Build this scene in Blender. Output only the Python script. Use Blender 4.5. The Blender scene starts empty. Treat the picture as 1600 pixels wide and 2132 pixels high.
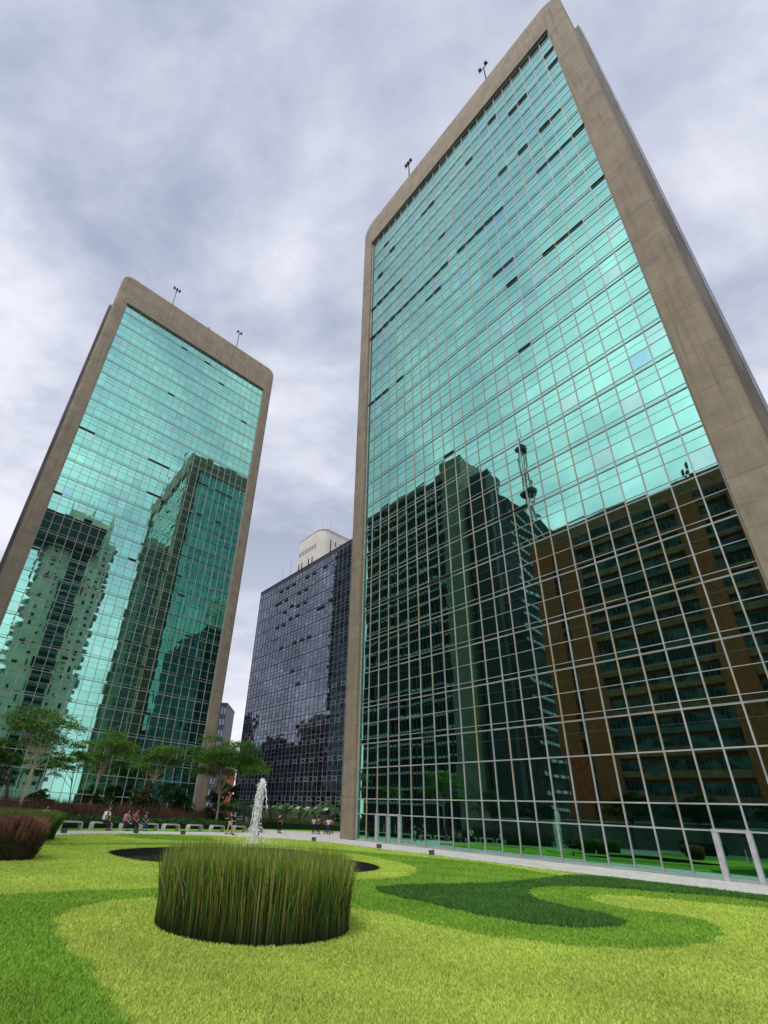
import bpy, bmesh, math, random
import numpy as np
from mathutils import Vector, Matrix
from mathutils.geometry import tessellate_polygon
random.seed(7); rng=np.random.default_rng(11)
SC=bpy.context.scene; COL=SC.collection
# ------------------------------------------------------------------ camera
F,PPX,PPY,PITCH,ROLL,CAMH=972.377,690.914,1226.377,.4555,.0621,1.6548
cR=np.array([1,0,0.]); cF=np.array([0,math.cos(PITCH),math.sin(PITCH)]); cU=np.array([0,-math.sin(PITCH),math.cos(PITCH)])
CR=cR*math.cos(ROLL)+cU*math.sin(ROLL); CU=-cR*math.sin(ROLL)+cU*math.cos(ROLL)
CAM=np.array([0,0,CAMH])
cd=bpy.data.cameras.new('camera'); cam=bpy.data.objects.new('camera',cd); COL.objects.link(cam); SC.camera=cam
cd.sensor_fit='HORIZONTAL'; cd.sensor_width=36; cd.lens=F/1600*36
cd.shift_x=(800-PPX)/1600; cd.shift_y=(PPY-1066)/1600; cd.clip_start=.1; cd.clip_end=6000
cam.matrix_world=Matrix(((CR[0],CU[0],-cF[0],0),(CR[1],CU[1],-cF[1],0),(CR[2],CU[2],-cF[2],CAMH),(0,0,0,1)))
def ray(x,y): return cF+CR*(x-PPX)/F-CU*(y-PPY)/F
def gnd(x,y,z=0):
    v=ray(x,y); return CAM+v*((z-CAMH)/v[2])
def prj(X):
    X=np.asarray(X,float)-CAM; d=X@cF; return PPX+F*(X@CR)/d, PPY-F*(X@CU)/d, d
# ------------------------------------------------------------------ world
SUN_EL,SUN_AZ=math.radians(58),math.radians(215)
w=bpy.data.worlds.new('World'); SC.world=w; w.use_nodes=True
nt=w.node_tree; N=nt.nodes; L=nt.links; N.clear()
out=N.new('ShaderNodeOutputWorld'); bg=N.new('ShaderNodeBackground'); L.new(bg.outputs[0],out.inputs[0])
sky=N.new('ShaderNodeTexSky'); sky.sky_type='NISHITA'; sky.sun_disc=False; sky.sun_elevation=SUN_EL; sky.sun_rotation=SUN_AZ
tc=N.new('ShaderNodeTexCoord'); sep=N.new('ShaderNodeSeparateXYZ'); L.new(tc.outputs['Generated'],sep.inputs[0])
def M(op,a,b=None,c=None,nt=nt):
    n=nt.nodes.new('ShaderNodeMath'); n.operation=op
    for i,v in enumerate((a,b,c)):
        if v is None: continue
        if isinstance(v,(int,float)): n.inputs[i].default_value=v
        else: nt.links.new(v,n.inputs[i])
    return n.outputs[0]
zz=M('ADD',M('MAXIMUM',sep.outputs[2],0.0),.30)
cx=N.new('ShaderNodeCombineXYZ'); L.new(M('DIVIDE',sep.outputs[0],zz),cx.inputs[0]); L.new(M('DIVIDE',sep.outputs[1],zz),cx.inputs[1])
def noise(vec,scale,detail,rough,dist=0,nt=nt,w4=0):
    n=nt.nodes.new('ShaderNodeTexNoise'); n.inputs['Scale'].default_value=scale; n.inputs['Detail'].default_value=detail
    n.inputs['Roughness'].default_value=rough; n.inputs['Distortion'].default_value=dist
    if vec is not None: nt.links.new(vec,n.inputs['Vector'])
    return n
mp=N.new('ShaderNodeMapping'); mp.inputs['Location'].default_value=(.35,1.7,.2); mp.inputs['Rotation'].default_value=(0,0,.6); mp.inputs['Scale'].default_value=(1,1.5,1); L.new(cx.outputs[0],mp.inputs[0])
n1=noise(mp.outputs[0],1.5,8,.56,.25); n2=noise(mp.outputs[0],4.6,7,.62,.3)
v=M('ADD',M('MULTIPLY',n1.outputs[0],.72),M('MULTIPLY',n2.outputs[0],.28))
rp=N.new('ShaderNodeValToRGB'); L.new(v,rp.inputs[0])
e=rp.color_ramp.elements; e[0].position=.40; e[0].color=(2.9,3.25,4.25,1); e[1].position=.60; e[1].color=(6.3,6.4,7.1,1)
m_=e.new(.50); m_.color=(4.4,4.65,5.5,1)
# brighter near the horizon; added glow low behind the camera lifts reflections and ground
hz=N.new('ShaderNodeMapRange'); L.new(sep.outputs[2],hz.inputs[0]); hz.inputs[1].default_value=.0; hz.inputs[2].default_value=.55; hz.inputs[3].default_value=1.0; hz.inputs[4].default_value=0.0
mixh=N.new('ShaderNodeMix'); mixh.data_type='RGBA'; L.new(M('MULTIPLY',hz.outputs[0],.75),mixh.inputs[0]); L.new(rp.outputs[0],mixh.inputs[6]); mixh.inputs[7].default_value=(7.6,7.4,7.9,1)
mix2=N.new('ShaderNodeMix'); mix2.data_type='RGBA'; mix2.inputs[0].default_value=.08; L.new(mixh.outputs[2],mix2.inputs[6]); L.new(sky.outputs[0],mix2.inputs[7])
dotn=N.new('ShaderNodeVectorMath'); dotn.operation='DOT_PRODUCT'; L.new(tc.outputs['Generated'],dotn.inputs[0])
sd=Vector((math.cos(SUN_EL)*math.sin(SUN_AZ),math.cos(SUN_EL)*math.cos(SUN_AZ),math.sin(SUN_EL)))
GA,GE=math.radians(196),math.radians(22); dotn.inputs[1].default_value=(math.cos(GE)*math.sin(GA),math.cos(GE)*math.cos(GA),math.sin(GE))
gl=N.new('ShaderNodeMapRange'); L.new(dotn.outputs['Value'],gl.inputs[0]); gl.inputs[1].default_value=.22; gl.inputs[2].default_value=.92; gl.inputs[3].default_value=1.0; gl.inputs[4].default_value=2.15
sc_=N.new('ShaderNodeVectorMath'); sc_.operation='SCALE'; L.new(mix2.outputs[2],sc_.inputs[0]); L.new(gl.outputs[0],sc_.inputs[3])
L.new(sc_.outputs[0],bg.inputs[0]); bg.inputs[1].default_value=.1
sl=bpy.data.lights.new('sun','SUN'); sl.energy=1.5; sl.angle=math.radians(12); sl.color=(1,.95,.88)
so=bpy.data.objects.new('sun',sl); COL.objects.link(so); so.rotation_euler=(sd).to_track_quat('Z','Y').to_euler()
vs=SC.view_settings; vs.view_transform='Standard'; vs.look='None'; vs.exposure=0.55; vs.gamma=1; vs.use_curve_mapping=False
SC.render.engine='CYCLES'; SC.cycles.max_bounces=8; SC.cycles.glossy_bounces=5; SC.cycles.transparent_max_bounces=8
SC.render.resolution_x=768; SC.render.resolution_y=1024
# ------------------------------------------------------------------ helpers
def tag(o,label=None,cat=None,group=None,kind=None):
    if label: o['label']=label
    if cat: o['category']=cat
    if group: o['group']=group
    if kind: o['kind']=kind
    return o
def empty(name,loc,label,cat,group=None,rz=0):
    o=bpy.data.objects.new(name,None); COL.objects.link(o); o.location=loc; o.rotation_euler=(0,0,rz); o.empty_display_size=.3
    return tag(o,label,cat,group)
def arr(a): return np.ascontiguousarray(a,dtype=np.float32).ravel()
class MB:
    def __init__(s): s.v=[]; s.f=[]; s.n=0
    def add(s,verts,faces):
        s.v.extend([tuple(map(float,p)) for p in verts]); s.f.extend([tuple(i+s.n for i in f) for f in faces]); s.n+=len(verts); return s
    def box(s,x0,x1,y0,y1,z0,z1,T=None):
        P=[(x,y,z) for z in (z0,z1) for y in (y0,y1) for x in (x0,x1)]
        if T: P=[T(*p) for p in P]
        return s.add(P,[(0,1,3,2),(4,6,7,5),(0,4,5,1),(2,3,7,6),(0,2,6,4),(1,5,7,3)])
    def tube(s,pts,rad,n=6,cap=True):
        pts=[Vector(p) for p in pts]; k=len(pts)
        if not hasattr(rad,'__len__'): rad=[rad]*k
        V=[];Fc=[]; prev=None
        for i,p in enumerate(pts):
            d=(pts[min(i+1,k-1)]-pts[max(i-1,0)]).normalized()
            a=Vector((1,0,0)) if abs(d.x)<.8 else Vector((0,1,0))
            if prev is not None: a=prev
            u=(a-d*a.dot(d)).normalized(); w=d.cross(u); prev=u
            for j in range(n):
                t=2*math.pi*j/n; V.append(p+(u*math.cos(t)+w*math.sin(t))*rad[i])
        for i in range(k-1):
            for j in range(n): Fc.append((i*n+j,i*n+(j+1)%n,(i+1)*n+(j+1)%n,(i+1)*n+j))
        if cap: Fc.append(tuple(range(n-1,-1,-1))); Fc.append(tuple(range((k-1)*n,k*n)))
        return s.add(V,Fc)
    def prism(s,poly,z0,z1,T=None):
        n=len(poly); V=[(x,y,z0) for x,y in poly]+[(x,y,z1) for x,y in poly]
        if T: V=[T(*p) for p in V]
        return s.add(V,[tuple(range(n-1,-1,-1)),tuple(range(n,2*n))]+[(i,(i+1)%n,n+(i+1)%n,n+i) for i in range(n)])
    def build(s,name,mat,parent=None,smooth=False,bevel=0,origin=None):
        me=bpy.data.meshes.new(name); o_=np.zeros(3) if origin is None else np.asarray(origin,float)
        me.from_pydata([(a-o_[0],b-o_[1],c-o_[2]) for a,b,c in s.v],[],s.f); me.update()
        bm=bmesh.new(); bm.from_mesh(me); bmesh.ops.recalc_face_normals(bm,faces=bm.faces); bm.to_mesh(me); bm.free()
        if mat: me.materials.append(mat)
        if smooth: me.polygons.foreach_set('use_smooth',[True]*len(me.polygons))
        o=bpy.data.objects.new(name,me); COL.objects.link(o)
        if parent is not None: o.parent=parent
        elif origin is not None: o.location=origin
        if bevel:
            b=o.modifiers.new('bevel','BEVEL'); b.width=bevel; b.segments=3; b.limit_method='ANGLE'
        return o
def np_mesh(name,V,Q,T,mat,parent=None,col=None,smooth=False):
    """V (n,3); Q (q,4) quads; T (t,3) tris; col per-vertex rgb"""
    me=bpy.data.meshes.new(name); Q=np.asarray(Q,np.int32).reshape(-1,4); T=np.asarray(T,np.int32).reshape(-1,3)
    me.vertices.add(len(V)); me.vertices.foreach_set('co',arr(V))
    li=np.concatenate([Q.ravel(),T.ravel()]).astype(np.int32); me.loops.add(len(li)); me.loops.foreach_set('vertex_index',li)
    st=np.concatenate([np.arange(len(Q))*4,len(Q)*4+np.arange(len(T))*3]).astype(np.int32)
    me.polygons.add(len(st)); me.polygons.foreach_set('loop_start',st)
    me.update(calc_edges=True); me.validate()
    if smooth: me.polygons.foreach_set('use_smooth',[True]*len(me.polygons))
    if col is not None:
        a=me.color_attributes.new('Col','FLOAT_COLOR','POINT'); c=np.ones((len(V),4),np.float32); c[:,:3]=col; a.data.foreach_set('color',c.ravel())
    me.materials.append(mat); o=bpy.data.objects.new(name,me); COL.objects.link(o)
    if parent is not None: o.parent=parent
    return o
# ------------------------------------------------------------------ materials
def mat(name,col,rough=.8,metal=0,spec=.3,var=0,scale=2,bump=0,detail=5,attr=False,trans=0,col2=None,lo=.35,hi=.65,stretch=None,coord='Object'):
    m=bpy.data.materials.new(name); m.use_nodes=True; nt=m.node_tree; N=nt.nodes; L=nt.links; p=N['Principled BSDF']
    p.inputs['Roughness'].default_value=rough; p.inputs['Metallic'].default_value=metal; p.inputs['Specular IOR Level'].default_value=spec
    p.inputs['Base Color'].default_value=(*col,1)
    c=None
    if var or col2 or bump:
        t=N.new('ShaderNodeTexCoord'); vec=t.outputs[coord]
        if stretch:
            q=N.new('ShaderNodeMapping'); q.inputs['Scale'].default_value=stretch; L.new(vec,q.inputs[0]); vec=q.outputs[0]
        n=noise(vec,scale,detail,.6,.2,nt=nt)
    if var or col2:
        r=N.new('ShaderNodeValToRGB'); L.new(n.outputs[0],r.inputs[0]); e=r.color_ramp.elements
        e[0].position=lo; e[1].position=hi; c2=col2 or tuple(min(1,x*(1+var)) for x in col)
        c1=col if col2 else tuple(x*(1-var) for x in col)
        e[0].color=(*c1,1); e[1].color=(*c2,1); c=r.outputs[0]
    if attr:
        a=N.new('ShaderNodeAttribute'); a.attribute_name='Col'
        if c is None: c=a.outputs[0]
        else:
            mx=N.new('ShaderNodeMix'); mx.data_type='RGBA'; mx.blend_type='MULTIPLY'; mx.inputs[0].default_value=1; L.new(c,mx.inputs[6]); L.new(a.outputs[0],mx.inputs[7]); c=mx.outputs[2]
    if c is not None: L.new(c,p.inputs['Base Color'])
    if bump:
        b=N.new('ShaderNodeBump'); b.inputs['Strength'].default_value=bump; b.inputs['Distance'].default_value=.05; L.new(n.outputs[0],b.inputs['Height']); L.new(b.outputs[0],p.inputs['Normal'])
    if trans:
        tr=N.new('ShaderNodeBsdfTranslucent'); ms=N.new('ShaderNodeMixShader'); ms.inputs[0].default_value=trans
        if c is not None: L.new(c,tr.inputs[0])
        else: tr.inputs[0].default_value=(*col,1)
        L.new(p.outputs[0],ms.inputs[1]); L.new(tr.outputs[0],ms.inputs[2]); L.new(ms.outputs[0],N['Material Output'].inputs[0])
    return m
def concrete_mat(name,c1,c2,stain):
    m=mat(name,c1,.9,spec=.2,col2=c2,scale=.55,detail=9,bump=.35,lo=.3,hi=.7); nt=m.node_tree; N=nt.nodes; L=nt.links; p=N['Principled BSDF']
    t=N.new('ShaderNodeTexCoord'); q=N.new('ShaderNodeMapping'); q.inputs['Scale'].default_value=(.25,.25,2.2); L.new(t.outputs['Object'],q.inputs[0])
    n=noise(q.outputs[0],1.2,6,.7,.6,nt=nt); r=N.new('ShaderNodeValToRGB'); L.new(n.outputs[0],r.inputs[0]); e=r.color_ramp.elements; e[0].position=.56; e[0].color=(0,0,0,1); e[1].position=.72; e[1].color=(1,1,1,1)
    q2=N.new('ShaderNodeMapping'); q2.inputs['Scale'].default_value=(3,3,.12); L.new(t.outputs['Object'],q2.inputs[0]); n2=noise(q2.outputs[0],1,4,.6,0,nt=nt)
    r2=N.new('ShaderNodeValToRGB'); L.new(n2.outputs[0],r2.inputs[0]); e=r2.color_ramp.elements; e[0].position=.52; e[0].color=(0,0,0,1); e[1].position=.75; e[1].color=(1,1,1,1)
    base=p.inputs['Base Color'].links[0].from_socket
    mx=N.new('ShaderNodeMix'); mx.data_type='RGBA'; L.new(M('MULTIPLY',M('MAXIMUM',r.outputs[0],r2.outputs[0],nt=nt),.55,nt=nt),mx.inputs[0]); L.new(base,mx.inputs[6]); mx.inputs[7].default_value=(*stain,1)
    # horizontal formwork joints
    s=N.new('ShaderNodeSeparateXYZ'); L.new(t.outputs['Object'],s.inputs[0])
    j=M('LESS_THAN',M('PINGPONG',s.outputs[2],1.75,nt=nt),.018,nt=nt)
    mj=N.new('ShaderNodeMix'); mj.data_type='RGBA'; L.new(M('MULTIPLY',j,.55,nt=nt),mj.inputs[0]); L.new(mx.outputs[2],mj.inputs[6]); mj.inputs[7].default_value=(*[x*.5 for x in stain],1)
    L.new(mj.outputs[2],p.inputs['Base Color']); return m
def glass_mat(name,tint,rough=.015,metal=1):
    m=bpy.data.materials.new(name); m.use_nodes=True; nt=m.node_tree; N=nt.nodes; L=nt.links; p=N['Principled BSDF']
    a=N.new('ShaderNodeAttribute'); a.attribute_name='Col'; mx=N.new('ShaderNodeMix'); mx.data_type='RGBA'; mx.blend_type='MULTIPLY'; mx.inputs[0].default_value=1
    mx.inputs[6].default_value=(*tint,1); L.new(a.outputs[0],mx.inputs[7]); L.new(mx.outputs[2],p.inputs['Base Color'])
    p.inputs['Metallic'].default_value=metal; p.inputs['Roughness'].default_value=rough
    return m
CONC=concrete_mat('board_marked_concrete',(.19,.158,.115),(.275,.232,.165),(.085,.07,.05))
CONCL=concrete_mat('pale_concrete',(.40,.37,.29),(.50,.46,.36),(.27,.24,.18))
GLASS=glass_mat('teal_mirror_glass',(.245,.57,.447))
GLASSD=glass_mat('smoky_mirror_glass',(.165,.19,.232),.02)
def mull_mat(name,c1,c2,rust=None):
    m=mat(name,c1,.6,.1,.3,col2=c2,scale=.5,detail=3); nt=m.node_tree; N=nt.nodes; L=nt.links; p=N['Principled BSDF']
    if rust:
        t=N.new('ShaderNodeTexCoord'); q=N.new('ShaderNodeMapping'); q.inputs['Scale'].default_value=(.6,.6,.13); L.new(t.outputs['Object'],q.inputs[0]); n=noise(q.outputs[0],1,3,.6,0,nt=nt)
        r=N.new('ShaderNodeValToRGB'); L.new(n.outputs[0],r.inputs[0]); e=r.color_ramp.elements; e[0].position=.5; e[0].color=(0,0,0,1); e[1].position=.62; e[1].color=(1,1,1,1)
        base=p.inputs['Base Color'].links[0].from_socket; mx=N.new('ShaderNodeMix'); mx.data_type='RGBA'; L.new(M('MULTIPLY',r.outputs[0],.75,nt=nt),mx.inputs[0]); L.new(base,mx.inputs[6]); mx.inputs[7].default_value=(*rust,1); L.new(mx.outputs[2],p.inputs['Base Color'])
    return m
MULL=mull_mat('aged_aluminium',(.26,.245,.26),(.40,.375,.39),(.38,.25,.10))
TRAN=mull_mat('aluminium_transom',(.26,.27,.27),(.38,.39,.39))
SEAM=mat('dark_gasket',(.03,.05,.05),.6)
BLACK=mat('dark_opening',(.006,.006,.007),.9,spec=.05)
DMULL=mull_mat('bluish_aluminium',(.12,.135,.18),(.20,.22,.28))
WHITE=mat('white_plaster',(.50,.48,.42),.85,var=.06,scale=.3)
STEEL=mat('galvanised_steel',(.16,.17,.22),.5,.6)
DARKM=mat('dark_metal',(.03,.03,.035),.5,.3)
# ------------------------------------------------------------------ frames of the two towers
ZUP=np.array([0,0,1.])
RO=np.array([3.5706,47.5598,0]); RYAW=.6519; RD=np.array([math.sin(RYAW),-math.cos(RYAW),0]); RN=np.array([-math.cos(RYAW),-math.sin(RYAW),0])
LO=np.array([-19.6061,81.1872,-.7049]); LYAW=.9268; LD=-np.array([math.sin(LYAW),math.cos(LYAW),0]); LN=np.array([math.cos(LYAW),-math.sin(LYAW),0])
CW=1.3574; T1,T2,T3,S0,TOPG,TOPC=2.171,3.398,6.053,8.252,94.717,102.7; NC=24; DEP=22.0
# pond outline is needed by the sheets
def chaikin(P,n=2,closed=True):
    P=np.asarray(P,float)
    for _ in range(n):
        Q=np.roll(P,-1,0); P=np.stack([P*.75+Q*.25,P*.25+Q*.75],1).reshape(-1,P.shape[1])
    return P
def gpoly(px,n=2): return chaikin([gnd(*q)[:2] if len(q)==2 else q[:2] for q in px],n)
POND_PX=[(224,1777),(228,1773),(244,1770),(299,1766),(365,1764.6),(450,1764.4),(560,1766),(627,1771),(684,1782),(720,1790),(765,1797.5),(787,1803.5),(794,1808.5),(785,1813.5),(765,1817),(735,1819),(690,1822),(600,1822),(500,1815),(400,1803),(330,1797),(290,1794),(260,1788.5),(233,1782)]
POND=gpoly(POND_PX)
def sheet(name,outer,mat,z,holes=(),kind='structure',parent=None):
    rings=[[Vector((p[0],p[1],0)) for p in outer]]+[[Vector((p[0],p[1],0)) for p in h] for h in holes]
    V=[p for r in rings for p in r]; tr=tessellate_polygon(rings)
    mb=MB(); mb.add([(p.x,p.y,z) for p in V],[tuple(t) for t in tr]); o=mb.build(name,mat)
    for p in o.data.polygons:
        pass
    bm=bmesh.new(); bm.from_mesh(o.data)
    for f in bm.faces:
        if f.normal.z<0: f.normal_flip()
    bm.to_mesh(o.data); bm.free()
    return tag(o,kind=kind)
def inpoly(P,poly):
    x,y=P[:,0],P[:,1]; r=np.zeros(len(P),bool); n=len(poly); j=n-1
    for i in range(n):
        xi,yi=poly[i]; xj,yj=poly[j]; c=((yi>y)!=(yj>y)); 
        with np.errstate(divide='ignore',invalid='ignore'): t=(xj-xi)*(y-yi)/(yj-yi)+xi
        r^=c&(x<t); j=i
    return r
def facade_T(D,Nn,s0=0,t0=0): 
    return lambda s,t,z: tuple(D*(s+s0)+Nn*(t+t0)+ZUP*z)
def onplane(px,py,O,D,Nn,t=0):
    v=ray(px,py); o=O+Nn*t; k=((o-CAM)@Nn)/(v@Nn); X=CAM+v*k; return (X-O)@D, X[2]-O[2]
def pane_objects(rects,cols,D,Nn,T,mat,parent,origin,npart=100,tilt=.0014,bulge=.0026,t=0.0,name='window_pane'):
    """rects list of (s0,s1,z0,z1); the npart that show largest become parts, the rest one mesh"""
    areas=[]
    for (a,b,c,d) in rects:
        P=[prj(np.array(T(s,t,z))+origin) for s,z in ((a,c),(b,c),(b,d),(a,d))]
        if min(p[2] for p in P)<=0: areas.append(0); continue
        x=[p[0] for p in P]; y=[p[1] for p in P]
        if max(x)<0 or min(x)>1600 or max(y)<0 or min(y)>2132: areas.append(0); continue
        areas.append(abs(sum(x[i]*y[(i+1)%4]-x[(i+1)%4]*y[i] for i in range(4)))/2)
    order=np.argsort(-np.array(areas)); big=set(order[:npart].tolist())
    def mk(idx,nm):
        V=[];NR=[];C=[]
        for i in idx:
            a,b,c,d=rects[i]; r=random.Random(i*7919+len(rects)); size=min(1,(d-c)/1.4)
            ta,tb=r.gauss(0,tilt),r.gauss(0,tilt); ba,bb=abs(r.gauss(bulge,bulge*.6))*r.choice((1,1,1,-1)),r.gauss(0,bulge)*size
            for s,z,i1,i2 in ((a,c,-1,-1),(b,c,1,-1),(b,d,1,1),(a,d,-1,1)):
                V.append(T(s,t,z)); n=Nn+D*(ta+ba*i1)+ZUP*(tb+bb*i2); NR.append(n/np.linalg.norm(n)); C.append(cols[i])
        V=np.array(V); n=len(idx)
        # consistent winding towards the outside
        a=V[1]-V[0]; b=V[2]-V[1]; flip=np.cross(a,b)@Nn<0
        Q=np.arange(4*n).reshape(-1,4)
        if flip: Q=Q[:,::-1]
        o=np_mesh(nm,V,Q,[],mat,parent,col=np.array(C),smooth=True)
        NRl=np.array(NR)[Q.ravel()]; o.data.normals_split_custom_set([tuple(x) for x in NRl]); return o
    for i in order[:npart]: mk([int(i)],name)
    rest=[i for i in range(len(rects)) if i not in big]
    if rest: tag(mk(rest,name+'s' if not name.endswith('s') else name),kind='stuff')
def tower_glass(T,D,Nn,root,O,W,nc,rows,mulls,opens,z0=0,npart=100,lean=True,seams=True,gm=None,mm=None,tm=None,t=0,bluish=()):
    cw=W/nc; rects=[];cols=[]; r=random.Random(len(rows)+nc)
    opset={}
    for u,k in opens: opset[(u,k)]=1
    for j in range(len(rows)-1):
        za,zb=rows[j][0],rows[j+1][0]
        for u in range(nc):
            c=r.gauss(1,.045); tint=[c,c,c]
            q=r.random()
            if q<.06: tint=[c*1.18,c*.93,c*1.0]
            elif q<.066: tint=[c*1.0,c*.86,c*1.15]
            if (u,j) in bluish: tint=[.9,.86,1.5]
            if rows[j][1]=='strip': tint=[x*.88 for x in tint]
            if rows[j][1]=='strip' and (u,rows[j][2]) in opset: continue
            rects.append((u*cw,(u+1)*cw,za,zb)); cols.append(tint)
    pane_objects(rects,cols,D,Nn,T,gm or GLASS,root,O,npart,t=t)
    return rects
def frame_ring(T,W,zt,zg,el,er,R,fr,front,back,name,mat,root,zb=0):
    """concrete hood: closed outer shell with rounded edges, opening in the front"""
    pts=[];nrm=[];inn=[]
    for z in (zb,zg*.5,zt-R): pts.append((-el,z)); nrm.append((-1,0)); inn.append((0,min(z,zg)))
    for i in range(1,7):
        a=math.pi/2*i/6; pts.append((-el+R-R*math.cos(a),zt-R+R*math.sin(a))); nrm.append((-math.cos(a),math.sin(a))); inn.append((0,zg))
    for i in range(0,6):
        a=math.pi/2*(1-i/6); pts.append((W+er-R+R*math.cos(a),zt-R+R*math.sin(a))); nrm.append((math.cos(a),math.sin(a))); inn.append((W,zg))
    for z in (zt-R,zg*.5,zb): pts.append((W+er,z)); nrm.append((1,0)); inn.append((W,min(z,zg)))
    n=len(pts); loops=[]
    for i in range(6):
        a=math.pi/2*i/5; loops.append([(p[0]-q[0]*fr*(1-math.cos(a)),back+fr-fr*math.cos(math.pi/2-a)*1.0 if 0 else back+fr*(1-math.sin(a)),p[1]-q[1]*fr*(1-math.cos(a))) for p,q in zip(pts,nrm)])
    loops=loops[::-1]
    for i in range(6):
        a=math.pi/2*i/5; loops.append([(p[0]-q[0]*fr*(1-math.cos(a)),front-fr+fr*math.sin(a),p[1]-q[1]*fr*(1-math.cos(a))) for p,q in zip(pts,nrm)])
    loops.append([(p[0],front,p[1]) for p in inn]); loops.append([(p[0],-.35,p[1]) for p in inn])
    V=[T(*p) for l in loops for p in l]; Fc=[]
    for a in range(len(loops)-1):
        for i in range(n-1): Fc.append((a*n+i,a*n+i+1,(a+1)*n+i+1,(a+1)*n+i))
    Fc.append(tuple(range(n)))  # back wall
    b=(len(loops)-1)*n; Fc.append(tuple(range(b,b+n)))
    me=bpy.data.meshes.new(name); me.from_pydata(V,[],Fc); bm=bmesh.new(); bm.from_mesh(me); bmesh.ops.remove_doubles(bm,verts=bm.verts,dist=.0005); bmesh.ops.recalc_face_normals(bm,faces=bm.faces); bm.to_mesh(me); bm.free()
    me.materials.append(mat); me.polygons.foreach_set('use_smooth',[True]*len(me.polygons)); 
    me.set_sharp_from_angle(angle=math.radians(28))
    o=bpy.data.objects.new(name,me); COL.objects.link(o); o.parent=root; return o
def make_rows(TOPG):
    rows=[(0,'g',-1),(T1,'g',-1),(T2,'g',-1),(T3,'g',-1)]; k=0
    while True:
        z=S0+3.5*k
        if z>TOPG-.5: break
        rows.append((z,'strip',k)); rows.append((z+.395,'b',k))
        if z+1.87<TOPG-.3: rows.append((z+1.87,'a',k))
        k+=1
    rows.append((TOPG,'end',-1)); return rows
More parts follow.
